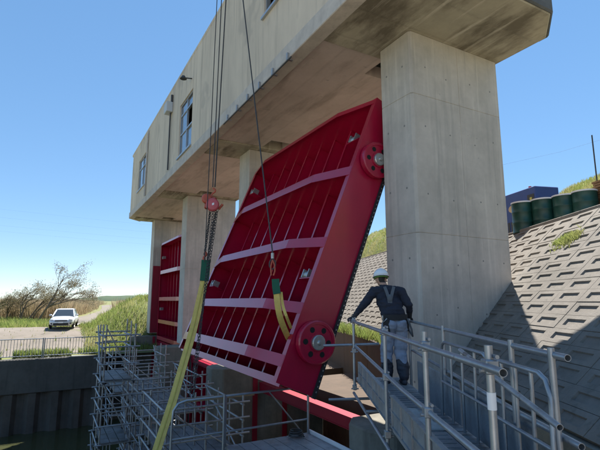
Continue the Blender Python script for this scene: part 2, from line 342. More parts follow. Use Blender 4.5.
# ---- dike with block revetment, running beside the walkway (straight up to y=15, then swinging left)
TH = R(42); CT, ST = math.cos(TH), math.sin(TH)
KD = 0.17; DEND = 46.0
def kx(y): return KD * max(0.0, y - 15.0)
def toprev(y): return 1.84 + 0.95 * smooth((y - 14.5) / 4.0)
def rev_x(y, z): return 4.16 - kx(y) + z * (CT / ST) * 0.93 + (0.0)
TOE = -1.35
def sect(y):
    zt = toprev(y); xt = rev_x(y, zt); s = smooth((y - 20.0) / 3.0)
    berm = (3.0 + kx(y)) * (1 - s) + 0.25 * s; cz = 5.15 - 1.9 * smooth((y - 20.3) / 1.2) * (1 - smooth((y - 22.5) / 2.0)) + 0.15 * noise.noise(Vector((0, y * 0.7, 0))); cw = 2.6 * (1 - s) + 1.9 * s
    return [(rev_x(y, TOE - 0.9) if y < 8.6 else rev_x(y, TOE) + 0.06, TOE - 0.95), (rev_x(y, TOE) + 0.1, TOE - 0.08), (xt + 0.1, zt - 0.08), (xt + 0.24, zt - 0.02), (xt + berm, zt + 0.02), (xt + berm + cw * 0.5, (zt + cz) / 2 + 0.12),
            (xt + berm + cw, cz), (xt + berm + cw + 3.5, cz), (xt + berm + cw + 12, -2.2), (xt + 160, -2.3), (1200, -2.4)]
ys = [-60, -20, -6] + [i * 0.5 for i in range(-6, 93)] + [60, 120, 400]
dv = []
for y in ys:
    yy = min(y, DEND)
    for (x, z) in sect(yy): dv.append(Vector((x - (0.17 * (y - yy)), y, z)))
m = 11
df = [(i * m + k, i * m + k + 1, (i + 1) * m + k + 1, (i + 1) * m + k) for i in range(len(ys) - 1) for k in range(m - 1)]
dk = MB(); dk.add(dv, df, True, 0)
for fi, f in enumerate(dk.f):
    k = fi % (m - 1)
    dk.mi[fi] = 1 if k in (0, 1, 2) else (2 if k == 3 else 0); dk.sm[fi] = k >= 4
dike = tag(dk.build('dike', [M['turf'], M['block_bed'], M['gravel']]), kind='structure')
# concrete coping along the berm edge and the blocks themselves
rev = thing('revetment', None, None, (5, 8, 0)); tag(rev, kind='structure')
PL, PH = 0.70, 0.268
def block_mesh():
    L, H = PL - 0.009, PH - 0.007; r1, r2, dpt, th = 0.125, 0.068, 0.027, 0.08
    o = [(0, 0, 0), (L, 0, 0), (L, H, 0), (0, H, 0)]; i1 = [(r1, r2, 0), (L - r1, r2, 0), (L - r1, H - r2, 0), (r1, H - r2, 0)]
    i2 = [(x + (0.01 if x < L / 2 else -0.01), y + (0.008 if y < H / 2 else -0.008), -dpt) for x, y, z in i1]; ob = [(x, y, -th) for x, y, z in o]
    mb = MB(); vs = o + i1 + i2 + ob; fs = []
    for k in range(4):
        j = (k + 1) % 4; fs += [(k, j, 4 + j, 4 + k), (4 + k, 4 + j, 8 + j, 8 + k), (j, k, 12 + k, 12 + j)]
    return mb.add(vs, fs + [(8, 9, 10, 11)])
blk = block_mesh(); blk_me = blk.mesh('revetment_block', M['block'])
cand = []
def rev_frame(y):
    d = Vector((0, 1, 0)) if y < 15 else Vector((-KD, 1, 0)).normalized()
    slope = (CT / ST) * 0.93; up = Vector((slope, 0, 1)); up = (up - d * up.dot(d)).normalized(); n = up.cross(d)
    if n.z < 0: n = -n
    return d, up, n
j = 0; y = -3.0
while y < 34:
    d, up, n = rev_frame(y + 0.05); dz = up.z
    nrow = int((toprev(y + PL / 2) - TOE) / dz / PH)
    for r in range(nrow):
        z = TOE + (r * PH) * dz + 0.02
        base = Vector((rev_x(y, z), y, z))
        # x axis must make a right-handed frame with up and n
        X = up.cross(n); o = base if X.dot(d) > 0 else base + d * PL
        cand.append((o + n * random.uniform(-0.006, 0.006), X, up, n, base + d * PL / 2))
    y += PL * (d.y)
def score(c):
    p = c[4]; px = 300 + 450 * p.x / (p.y * 0.986 + 0.164 * p.z) if p.y > 0.5 else 9999
    vis = (335 < px < 392) or (512 < px < 640)
    return (0 if vis and p.y > 2 else 1, p.length)
cand.sort(key=score)
rest = MB()
for i, (o, X, Yv, Zv, c) in enumerate(cand):
    mx = Matrix((X, Yv, Zv)).transposed().to_4x4()
    tilt = Matrix.Rotation(random.uniform(-0.008, 0.008), 4, 'X') @ Matrix.Rotation(random.uniform(-0.006, 0.006), 4, 'Y')
    mx = mx @ tilt
    if i < 300:
        ob = bpy.data.objects.new('revetment_block', blk_me); col.objects.link(ob); ob.parent = rev
        ob.matrix_local = Matrix.Translation(o - rev.location) @ mx
    else:
        rest.add([o + (mx.to_3x3() @ p) for p in blk.v], blk.f)
tag(rest.build('revetment_blocks_beyond', M['block'], rev), kind='stuff')
cop = MB(); prev = None
for k in range(0, 70):
    y0, y1 = -3 + k * 0.7, -3 + (k + 1) * 0.7 - 0.012
    if y1 > DEND: break
    z0, z1 = toprev(y0), toprev(y1); x0, x1 = rev_x(y0, z0) + 0.02, rev_x(y1, z1) + 0.02
    vs = [(x0, y0, z0 - 0.05), (x0 + 0.3, y0, z0 - 0.05), (x1 + 0.3, y1, z1 - 0.05), (x1, y1, z1 - 0.05)]
    vs += [(a, b, c + 0.13) for a, b, c in vs]
    MB().add(vs, [(3, 2, 1, 0), (4, 5, 6, 7), (0, 1, 5, 4), (1, 2, 6, 5), (2, 3, 7, 6), (3, 0, 4, 7)]).build('coping_stone', M['block'], rev, bevel=0.012)

# ================================================================== GATEHOUSE ON PIERS
PA = [6.35 + 8.5 * k for k in range(4)]; PT = 0.98
PB0, PB1 = 6.08, 8.79
HB0, HB1 = 4.45, 8.88
ZS, ZR = 5.55, 10.05
H = thing('sluice_gatehouse', 'long beige concrete machine house raised on grey piers over the red sluice gates', 'gatehouse', P(19, 6.6, -9))
# soffit slab in bays, leaving hoist slots beside every pillar
for k in range(3):
    a0, a1 = PA[k] + PT + (0.27 if k == 0 else 0.35), PA[k + 1] - 0.35
    s0, s1 = 6.45, 7.25
    MB().abox(a0, a1, HB0 + 0.32, s0, ZS, ZS + 0.3).abox(a0, a1, s1, HB1 - 0.03, ZS, ZS + 0.3).abox(a0 + 0.75, a1 - 0.75, s0, s1, ZS, ZS + 0.3).build('soffit_slab', M['under'], H)
    for q in (a0, a1 - 0.75):   # slot lining box above
        MB().abox(q + 0.06, q + 0.69, s0 + 0.02, s1 - 0.02, ZS + 0.9, ZS + 1.0).build('slot_cover', M['dark_metal'], H)
# crossbeams over the piers
def cham(a0, a1, b0, b1, ca, cb, near, far):
    poly = []
    poly += [(a0, b0 + cb), (a0, b1 - cb), (a0 + ca, b1)] if near else [(a0, b0), (a0, b1)]
    poly += [(a1 - ca, b1), (a1, b1 - cb), (a1, b0 + cb), (a1 - ca, b0)] if far else [(a1, b1), (a1, b0)]
    if near: poly += [(a0 + ca, b0)]
    return poly
def slab(poly, z0, z1): return MB().prism([P(a, b, z0) for a, b in poly], UP * (z1 - z0))
NEAR, FAR = 4.58, 33.0
slab(cham(NEAR + 0.02, 7.58, HB0 + 0.02, HB1, 0.56, 0.72, True, False), 5.50, 6.2).build('crossbeam', M['cross'], H, bevel=0.05)
for k in (1, 2): MB().abox(PA[k] - 0.34, PA[k] + PT + 0.34, HB0 + 0.30, HB1, 5.50, 6.2).build('crossbeam', M['cross'], H, bevel=0.03)
slab(cham(PA[3] - 0.34, FAR - 0.02, HB0 + 0.02, HB1, 0.9, 0.85, False, True), 5.50, 6.2).build('crossbeam', M['cross'], H, bevel=0.05)
# edge beam (bare concrete band) along the upstream side and round the near end
for (a0, a1) in ((5.16, 13.3), (13.305, 22.2), (22.205, 32.1)):
    MB().abox(a0, a1, HB0 - 0.05, HB0 + 0.29, 5.485, 5.88).build('edge_beam', M['edge'], H, bevel=0.015)
MB().prism([P(32.105, HB0 - 0.05, 5.485), P(32.105, HB0 + 0.29, 5.485), P(32.9, 5.3, 5.485), P(33.04, 5.25, 5.485)], UP * 0.395).build('edge_beam', M['edge'], H)
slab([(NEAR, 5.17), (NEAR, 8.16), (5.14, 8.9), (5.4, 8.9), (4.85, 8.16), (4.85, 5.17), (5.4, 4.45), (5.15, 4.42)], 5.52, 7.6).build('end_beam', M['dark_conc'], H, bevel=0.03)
# walls with openings
def wall_holes(a0, a1, z0, z1, b0, b1, holes):
    as_ = sorted({a0, a1, *[h[0] for h in holes], *[h[1] for h in holes]}); zs_ = sorted({z0, z1, *[h[2] for h in holes], *[h[3] for h in holes]}); mb = MB()
    for i in range(len(as_) - 1):
        for j in range(len(zs_) - 1):
            ca, cz = (as_[i] + as_[i + 1]) / 2, (zs_[j] + zs_[j + 1]) / 2
            if not any(h[0] < ca < h[1] and h[2] < cz < h[3] for h in holes): mb.abox(as_[i], as_[i + 1], b0, b1, zs_[j], zs_[j + 1])
    return mb
WINS = [(8.75, 10.05, 7.45, 8.9), (16.95, 19.0, 6.05, 8.45), (27.0, 29.4, 6.75, 8.75)]
wall_holes(5.4, 26.4, 5.881, ZR - 0.12, HB0, HB0 + 0.2, WINS[:2]).build('upstream_wall', M['wall'], H)
wall_holes(26.415, 32.1, 5.881, ZR - 0.12, HB0, HB0 + 0.2, WINS[2:]).build('upstream_wall', M['wall'], H)
MB().prism([P(32.1, HB0, 5.881), P(32.1, HB0 + 0.2, 5.881), P(32.85, 5.35, 5.881), P(33.0, 5.3, 5.881)], UP * (ZR - 0.12 - 5.881)).build('corner_wall', M['wall'], H)
MB().abox(32.8, 33.0, 5.301, HB1, 5.9, ZR - 0.12).build('far_wall', M['wall'], H)
MB().abox(5.4, 32.8, HB1 - 0.2, HB1, 6.2, ZR - 0.12).build('downstream_wall', M['wall'], H)
MB().abox(4.9, 5.1, 5.17, 8.16, 7.61, ZR - 0.12).build('near_wall', M['wall'], H)
MB().prism([P(5.4, HB0, 5.881), P(5.4, HB0 + 0.2, 5.881), P(5.05, 5.17, 5.881), P(4.86, 5.17, 5.881)], UP * (ZR - 0.12 - 5.881)).build('corner_wall', M['wall'], H)
MB().prism([P(5.4, HB1, 6.2), P(5.4, HB1 - .2, 6.2), P(5.05, 8.16, 6.2), P(4.86, 8.16, 6.2)], UP * (ZR - 0.12 - 6.2)).build('corner_wall', M['wall'], H)
slab(cham(4.84, 33.01, HB0 - 0.012, HB1 + 0.012, 0.56, 0.72, True, True), ZR - 0.119, ZR + 0.04).build('roof', M['wall'], H, bevel=0.02)
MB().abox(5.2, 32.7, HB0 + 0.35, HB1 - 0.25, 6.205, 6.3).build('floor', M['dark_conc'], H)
# windows
def window(k, cols, rows, openpane=None):
    a0, a1, z0, z1 = WINS[k]; b = HB0 + 0.05
    w = MB()
    for (x0, x1, y0, y1) in ((a0, a1, z0, z0 + 0.06), (a0, a1, z1 - 0.06, z1), (a0, a0 + 0.06, z0 + .06, z1 - .06), (a1 - 0.06, a1, z0 + .06, z1 - .06)): w.abox(x0, x1, b, b + 0.1, y0, y1)
    wo = w.build('window', M['alu'], H)
    MB().abox(a0 - 0.06, a1 + 0.06, HB0 - 0.07, HB0 + 0.04, z0 - 0.07, z0 - 0.002).build('sill', M['alu'], wo)
    ac = [a0 + 0.06 + (a1 - a0 - 0.12) * c for c in cols]; zc = [z0 + 0.06 + (z1 - z0 - 0.12) * r for r in rows]
    for i in range(len(ac) - 1):
        for j in range(len(zc) - 1):
            if openpane == (i, j): continue
            off = 0.03 if (i % 2) else 0.055
            MB().abox(ac[i] + 0.035, ac[i + 1] - 0.035, b + off, b + off + 0.012, zc[j] + 0.035, zc[j + 1] - 0.035).build('pane', M['glass'], wo)
    for i in range(1, len(ac) - 1): MB().abox(ac[i] - 0.034, ac[i] + 0.034, b + 0.005, b + 0.085, zc[0], zc[-1]).build('mullion', M['alu'], wo)
    for j in range(1, len(zc) - 1): MB().abox(a0 + 0.06, a1 - 0.06, b - 0.003, b + 0.09, zc[j] - 0.032, zc[j] + 0.032).build('transom', M['alu'], wo)
window(0, [0, 0.5, 1], [0, 1], (1, 0)); window(1, [0, 0.5, 1], [0, 0.42, 0.80, 1], (0, 1)); window(2, [0, 0.5, 1], [0, 0.7, 1], None)
# wall fittings
MB().tube(P(26.41, HB0 - 0.06, 5.9), P(26.41, HB0 - 0.06, ZR - 0.2), 0.05).build('downpipe', M['edge'], H)
bx = MB().abox(20.45, 21.0, HB0 - 0.3, HB0 - 0.002, 8.75, 9.25).build('junction_box', M['grey_box'], H, bevel=0.02)
MB().tube(P(20.62, HB0 - 0.07, 5.95), P(20.62, HB0 - 0.07, 8.75), 0.035).tube(P(20.5, HB0 - 0.05, 9.25), P(20.5, HB0 - 0.05, 9.6), 0.06).build('conduit', M['dark_metal'], H)
MB().tube(P(17.2, HB0, 8.95), P(17.2, HB0 - 0.35, 8.9), 0.025).lathe(P(17.2, HB0 - 0.35, 8.98), (0, 0, -1), [(0.0, 0), (0.06, 0), (0.14, 0.13), (0.0, 0.12)], 12).build('wall_lamp', M['dark_metal'], H)
for i, a in enumerate((8.5, 9.3, 10.1, 10.9, 11.7, 12.5)):
    MB().abox(a - 0.03, a + 0.03, HB0 - 0.10, HB0 - 0.052, 5.46, 5.60).abox(a - 0.03, a + 0.03, HB0 - 0.10, HB0 + 0.05, 5.43, 5.459).build('rail_bracket', M['old_steel'], H)
MB().tube(P(8.3, HB0 - 0.09, 5.40), P(12.8, HB0 - 0.09, 5.40), 0.018).build('conduit', M['dark_metal'], H)
# pillars in lifts, standing on wider lower piers
for k in range(4):
    a0, a1 = PA[k], PA[k] + PT
    zz = [-2.2, 1.28, 4.13, 5.498] if k == 0 else [-2.2, 1.6, 5.498]
    core = slab([(a0 + .01, PB0 + .07), (a0 + .07, PB0 + .01), (a1 - .07, PB0 + .01), (a1 - .01, PB0 + .07), (a1 - .01, PB1 - .07), (a1 - .07, PB1 - .01), (a0 + .07, PB1 - .01), (a0 + .01, PB1 - .07)], -2.2, 5.49).build('pillar', M['conc'], H)
    for i in range(len(zz) - 1):
        if k == 0:   # formwork panels two wide on the broad face
            c_ = 0.05; bm = PB0 + 1.36
            for pl_ in ([(a0, PB0 + c_), (a0 + c_, PB0), (a1 - c_, PB0), (a1, PB0 + c_), (a1, bm), (a0, bm)], [(a0, bm + 0.008), (a1, bm + 0.008), (a1, PB1 - c_), (a1 - c_, PB1), (a0 + c_, PB1), (a0, PB1 - c_)]):
                slab(pl_, zz[i] + 0.004, zz[i + 1] - 0.004).build('formwork_panel', M['conc'], core, bevel=0.006)
        else: MB().abox(a0, a1, PB0, PB1, zz[i] + 0.005, zz[i + 1] - 0.005).build('formwork_panel', M['conc'], core, bevel=0.012)
    if k == 0:
        for z in (-1.6, -0.2, 0.7, 2.1, 3.4, 4.7):
            for b in (PB0 + 0.36, PB0 + 1.02, PB0 + 1.78, PB0 + 2.4):
                c = P(a0 - 0.003, b + random.uniform(-.06, .06), z + random.uniform(-.1, .1)); MB().lathe(c, -DA, [(0.0, 0.0), (0.018, 0), (0.022, -0.02)], 10).build('tie_hole', M['tie'], core)
            for a in (a0 + 0.25, a0 + 0.75):
                c = P(a, PB0 - 0.003, z + 0.1); MB().lathe(c, -DB, [(0.0, 0.0), (0.022, 0), (0.027, -0.02)], 10).build('tie_hole', M['tie'], core)
    z_top = -2.2 - 0.05 * k
    MB().prism([P(a0 - 0.14, 5.25, -9), P(a0 + 0.2, 4.95, -9), P(a1 - 0.2, 4.95, -9), P(a1 + 0.14, 5.25, -9), P(a1 + 0.14, 9.1, -9), P(a0 - 0.14, 9.1, -9)], UP * (z_top - 0.001 + 9)).build('lower_pier', M['pier'], H, bevel=0.03)
    if k < 3:      # near-side abutment faces and slot guides painted red
        for b in (6.30, 7.42):
            MB().abox(a1 + 0.141, a1 + 0.20, b, b + 0.16, -8.5, -2.30).build('slot_guide', M['red_dull'], H)
    if k > 0:
        for b in (6.30, 7.42):
            MB().abox(a0 - 0.20, a0 - 0.141, b, b + 0.16, -8.5, -2.40).build('slot_guide', M['red_dull'], H)
    if k == 3: MB().abox(a0 - 0.07, a0 - 0.001, 6.12, 7.4, -2.15, 2.3).build('slot_guide', M['red_dull'], H)
# culvert deck behind the gates, sill beams in the bays
for k in range(3):
    MB().abox(PA[k] + PT + 0.145, PA[k + 1] - 0.145, 7.65, 13.5, -3.2, -2.75).build('culvert_deck', M['brown'], H)
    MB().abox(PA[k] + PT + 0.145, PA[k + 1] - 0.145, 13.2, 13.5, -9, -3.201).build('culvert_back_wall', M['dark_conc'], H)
lab = ['red steel beam crossing the near bay just below the tilted gate', 'red steel beam in the middle bay seen past the tilted gate', 'red steel beam across the farthest bay under the upright gate']
for k in range(3):
    t = thing('sill_beam', lab[k], 'beam', P(PA[k] + 4.7, 6.55, -3.0), 'red beams across the bays')
    a0, a1 = PA[k] + PT + 0.205, PA[k + 1] - 0.205
    MB().abox(a0, a1, 6.50, 6.80, -3.05, -3.03).abox(a0, a1, 6.50, 6.80, -2.77, -2.75).abox(a0, a1, 6.52, 6.54, -3.029, -2.771).build('channel', M['red_dull'], t)
    for i in range(9): MB().abox(a0 + 0.4 + i * 0.8, a0 + 0.415 + i * 0.8, 6.541, 6.78, -3.029, -2.771).build('stiffener', M['red_dull'], t)

# ================================================================== GATES
GL, GH, GD = 6.9, 6.46, 0.81
GV = [0.38, 1.40, 2.80, 4.50]
def gate_matrix(a_far, b, z, tilt):
    X = -DA; Y = DB * math.cos(tilt) - UP * math.sin(tilt); Z = DB * math.sin(tilt) + UP * math.cos(tilt)
    mx = Matrix((X, Y, Z)).transposed().to_4x4(); mx.translation = P(a_far, b, z); return mx
def L(mb): return mb
def girder_prof(u0, u1, out, t):      # depth of the front edge along the span: tapered at both ends
    return [(u0, 0.0), (u0 + t, -out), (u1 - t, -out), (u1, 0.0)]
def gate_parts():
    parts = []
    parts.append(('skin_plate', MB().wbox(0, GL, GD - 0.015, GD, 0, GH), 'red', []))
    for s in (0, 1):
        u0 = 0 if s == 0 else GL - 0.02
        fl = (0, 0.14) if s == 0 else (GL - 0.14, GL)
        e = MB().wbox(u0, u0 + 0.02, 0.0, GD - 0.016, 0, GH)
        parts.append(('end_plate', e, 'red', [('end_flange', MB().wbox(fl[0], fl[1], -0.016, -0.001, 0, GH), 'red')]))
    for v in GV + [GH - 0.05]:
        top = v > 6; pr = girder_prof(0.021, GL - 0.021, 0.22, 1.25)
        web = MB().prism([(u, y + 0.0, v) for u, y in pr] + [(GL - 0.021, GD - 0.016, v), (0.021, GD - 0.016, v)], (0, 0, 0.018))
        fl = MB(); fw = 0.11 if not top else 0.06
        for i in range(3):
            (ua, ya), (ub, yb) = pr[i], pr[i + 1]; zc = v + 0.009 - (0.05 if top else 0)
            d = Vector((ub - ua, yb - ya, 0)).normalized(); nn = Vector((d.y, -d.x, 0))
            o = Vector((ua, ya, zc - fw)) + nn * 0.001
            fl.box(o, Vector((ub - ua, yb - ya, 0)), nn * 0.018, Vector((0, 0, 2 * fw)))
        parts.append(('girder', web, 'red', [('flange', fl, 'red')]))
    nr = 8
    for i in range(nr):
        u = (i + 1) * GL / (nr + 1); rb = MB()
        zs = [0.03] + GV + [GH - 0.05]
        for j in range(len(zs) - 1):
            rb.wbox(u - 0.007, u + 0.007, GD - 0.40, GD - 0.016, zs[j] + 0.02, zs[j + 1] - 0.002)
            rb.wbox(u - 0.034, u + 0.034, GD - 0.412, GD - 0.401, zs[j] + 0.02, zs[j + 1] - 0.002)
        parts.append(('rib', rb, 'red', []))
    parts.append(('bottom_plate', MB().wbox(0.021, GL - 0.021, 0.10, GD - 0.016, 0.0, 0.02), 'red', [('bottom_lip', MB().wbox(0.021, GL - 0.021, 0.08, 0.099, -0.05, 0.1), 'red')]))
    for s in (0, 1):
        x0 = -0.05 if s == 0 else GL + 0.002
        parts.append(('side_seal', MB().wbox(x0, x0 + 0.048, GD - 0.03, GD + 0.04, -0.03, GH), 'rubber', [('seal_bolt', None, 'hub', s)]))
    for s in (0, 1):
        for v in (0.92, 5.0):
            sg = -1 if s == 0 else 1; o = Vector((0 if s == 0 else GL, 0.45, v)); d = Vector((sg, 0, 0))
            w = MB().lathe(o, d, [(0.18, 0.001), (0.40, 0.03), (0.40, 0.14), (0.375, 0.155), (0.33, 0.155), (0.325, 0.135), (0.17, 0.135), (0.165, 0.16), (0.0, 0.16)], 40)
            subs = [('hub_cap', MB().lathe(o, d, [(0.14, 0.161), (0.14, 0.20), (0.125, 0.215), (0.05, 0.215), (0.03, 0.25), (0.0, 0.25)], 24), 'hub')]
            for q in range(6):
                an = q * math.pi / 3 + 0.3; c = o + Vector((0, math.cos(an), math.sin(an))) * 0.25
                subs.append(('hole_dark_disc', MB().lathe(c, d, [(0.0, 0.1375), (0.050, 0.1375), (0.054, 0.137)], 14), 'black'))  # flat black disc paints the shade inside an open hole
            parts.append(('wheel', w, 'red', subs))
    for (u, v) in ((GL - 0.55, 5.55), (GL - 0.45, 2.15), (0.5, 2.15), (0.5, 5.55)):
        b = MB().wbox(u - 0.18, u + 0.3 if u > 3 else u + 0.18, 0.02, 0.36, v - 0.10, v - 0.08)
        rl = MB().tube((u - 0.07, 0.09, v), (u + 0.11, 0.09, v), 0.075, 14).wbox(u - 0.10, u - 0.071, 0.0, 0.2, v - 0.079, v + 0.1).wbox(u + 0.111, u + 0.14, 0.0, 0.2, v - 0.079, v + 0.1)
        parts.append(('roller_bracket', b, 'red', [('guide_roller', rl, 'hub')]))
    return parts
gparts = [(n, mb.mesh(n, M[mt]) , subs) for n, mb, mt, subs in gate_parts()]
submesh = {}
def bolts(s):
    mb = MB(); x = -0.062 if s == 0 else GL + 0.05
    for i in range(64): mb.wbox(x, x + 0.010, GD - 0.008, GD + 0.012, 0.08 + i * 0.1, 0.08 + i * 0.1 + 0.03)
    return mb
def make_gate(label, mx):
    g = thing('sluice_gate', label, 'gate', mat=mx, group='red sluice gate leaves')
    for i, (n, me, subs) in enumerate(gparts):
        o = bpy.data.objects.new(n, me); col.objects.link(o); o.parent = g
        for j, sb in enumerate(subs):
            if (i, j) not in submesh: submesh[(i, j)] = (sb[1] if sb[1] else bolts(sb[3])).mesh(sb[0], M[sb[2]])
            c = bpy.data.objects.new(sb[0], submesh[(i, j)]); col.objects.link(c); c.parent = o
            if sb[0] == 'seal_bolt': c.name = 'seal_bolts'; c['kind'] = 'stuff'
    return g
make_gate('big red steel gate leaf hanging tilted from slings under the machine house', gate_matrix(14.42, 3.68, -1.455, R(22.6)))
make_gate('red gate leaf lowered in the middle bay behind the tilted one', gate_matrix(PA[2] - 0.30, 6.55, -9.2, 0.0))
make_gate('far red gate leaf standing upright between the last two piers', gate_matrix(PA[3] - 0.30, 6.55, -2.74, 0.0))

# ================================================================== LIFTING GEAR
def cpt(px, py, y):     # a point on the sight line through a place in the picture, at forward distance y
    cu = (225 - py) / 450; f = 0.9864 - 0.1644 * cu; u = 0.9864 * cu + 0.1644
    return Vector(((px - 300) / 450 / f * y, y, u / f * y))
hk = cpt(213, 206, 10.2)
t = thing('chain_hoist', 'orange and pink chain hoist hanging between two piers', 'hoist', hk - Vector((0, 0, 0.2)))
MB().lathe(hk + Vector((0.02, -0.16, -0.02)), (0.2, -1, 0), [(0, 0.0), (0.13, 0), (0.15, 0.03), (0.15, 0.09), (0.12, 0.12), (0.05, 0.13), (0, 0.13)], 20).build('hand_wheel_cover', M['pink'], t)
MB().lathe(hk + Vector((-0.13, -0.12, 0.13)), (0.3, -1, 0.1), [(0, 0), (0.10, 0), (0.12, 0.03), (0.12, 0.08), (0.09, 0.11), (0, 0.11)], 18).box(hk + Vector((-0.19, -0.1, -0.08)), (0.25, 0, 0.06), (0, 0.16, 0), (0.02, 0, 0.22)).build('gear_case', M['orange'], t, bevel=0.02)
MB().box(hk + Vector((0.02, -0.29, -0.05)), (0.06, 0, 0.02), (0, 0.01, 0), (0, 0, 0.05)).build('rating_label', M['white'], t)
MB().path([hk + Vector((0, 0, 0.1 + i * 0.04)) + Vector((0.05 * math.sin(i * 1.2), 0, 0)) for i in range(9)], 0.022).build('top_hook', M['orange'], t)
MB().tube(hk + Vector((0.15, -0.1, -0.1)), hk + Vector((0.24, -0.1, 0.02)), 0.03).build('stop_pin', M['orange'], t)
def chain(name, p, q, parent, n, r=0.009):
    mb = MB()
    for i in range(n):
        c = p.lerp(q, (i + 0.5) / n); d = (q - p).normalized(); s = d.orthogonal().normalized()
        if i % 2: s = d.cross(s)
        h = (q - p).length / n * 0.72
        ring = [c + d * (math.sin(k * math.pi / 4) * h) + s * (math.cos(k * math.pi / 4) * 0.026) for k in range(8)]
        for k in range(8): mb.tube(ring[k], ring[(k + 1) % 8], r, 5, caps=False)
    o = mb.build(name, M['dark_metal'], parent); o['kind'] = 'stuff'; return o
sl_top = cpt(205.5, 262, 10.0)
for i, off in enumerate((-0.06, 0.07)):
    chain('load_chain', hk + Vector((off, 0, -0.12)), sl_top + Vector((off * 0.6, 0, 0.02)), t, 26)
chain('hand_chain', hk + Vector((0.13, -0.12, -0.1)), cpt(190, 395, 9.4), t, 60, 0.006)
chain('hand_chain', hk + Vector((0.05, -0.2, -0.1)), cpt(193, 400, 9.3), t, 60, 0.006)
lk = cpt(205, 252, 10.0)
MB().path([lk + Vector((0.03 * math.sin(i), 0, -0.03 * i)) for i in range(9)], 0.03).build('bottom_hook', M['orange'], t)
# wires from the crane
hooktop = hk + Vector((0, 0, 0.45))
def wire(label, pts, r=0.014):
    o = MB().path(pts, r, 6).build('crane_wire', M['wire']); return tag(o, label, 'wire', 'crane wires')
w1 = cpt(224.5, -160, 10.2)
wire('left strand of the dark wire pair above the orange hoist', [hooktop + Vector((-0.02, 0, 0)), cpt(221.5, 0, 10.2), cpt(224.5, -160, 10.2)], 0.013)
wire('right strand of the dark wire pair above the orange hoist', [hooktop + Vector((0.03, 0, 0)), cpt(226, 0, 10.2), cpt(229.5, -160, 10.2)], 0.016)
wire('thin single wire left of the wire pair, running down past the hoist', [cpt(204.5, 262, 9.9), cpt(211, 130, 9.9), cpt(217, 0, 9.9), cpt(223, -160, 9.9)], 0.011)
sh = cpt(272.5, 262, 8.0)
wire('dark wire slanting down across the red gate to the short yellow sling', [sh + Vector((0, 0, 0.16)), cpt(258, 130, 8.3), cpt(243, 0, 8.6), cpt(226, -160, 9.2)], 0.013)
# long yellow sling on the left
t = thing('long_sling', 'long yellow webbing sling with green sleeve running to the bottom edge', 'sling', cpt(157, 452, 9.0))
pts = [cpt(204.5, 280, 10.0), cpt(200, 300, 9.9), cpt(193, 330, 9.75), cpt(184, 362, 9.55), cpt(173, 400, 9.3), cpt(160, 440, 9.1), cpt(148, 480, 8.9), cpt(142, 510, 8.8)]
MB().ribbon(pts, (1, 0.1, 0), 0.165, 0.025).build('webbing', M['yellow'], t)
MB().ribbon([p + Vector((0.0, -0.02, 0)) for p in pts], (1, 0.1, 0), 0.022, 0.012).build('stitched_seam', M['yel_mark'], t)
MB().ribbon([cpt(206, 260, 10.0), cpt(205.5, 268, 10), cpt(204.3, 281, 10)], (1, 0.1, 0), 0.19, 0.07).build('sleeve', M['green'], t)
# short yellow sling wrapped round the gate
t = thing('short_sling', 'short yellow sling with green sleeve wrapped round the tilted gate', 'sling', cpt(290, 340, 7.9))
MB().path([sh + Vector((-0.0, 0, 0.16)), sh + Vector((0, 0, 0.06))], 0.03).build('ferrule', M['hub'], t)
MB().path([sh + Vector((0.055 * math.sin(k * math.pi / 6), 0, 0.0 - 0.09 * math.cos(k * math.pi / 6))) + Vector((0, 0, -0.04)) for k in range(13)], 0.012).build('shackle', M['dark_metal'], t)
MB().path([sh + Vector((0, 0, 0.04)), sh + Vector((0.04, 0, -0.06)), sh + Vector((0.045, 0, -0.16)), sh + Vector((0.02, 0, -0.24))], 0.014).path([sh + Vector((0, 0, 0.04)), sh + Vector((-0.03, 0, -0.08)), sh + Vector((-0.02, 0, -0.24))], 0.014).build('wire_eye', M['orange'], t)
MB().ribbon([cpt(275.5, 279, 7.98), cpt(276, 287, 7.98), cpt(277, 294, 7.98)], (1, 0.1, 0), 0.13, 0.06).build('sleeve', M['green'], t)
MB().ribbon([cpt(276.5, 292, 7.98), cpt(277.5, 304, 8.0), cpt(280, 317, 8.1), cpt(284, 328, 8.35), cpt(289, 339, 8.75), cpt(296, 350, 9.1)], (1, 0.0, 0.25), 0.105, 0.035).build('webbing', M['yellow'], t)
MB().ribbon([cpt(281, 292, 8.02), cpt(283, 306, 8.02), cpt(287, 318, 8.05), cpt(291, 328, 8.5)], (1, 0.0, 0.25), 0.05, 0.02).build('webbing', M['yellow'], t)

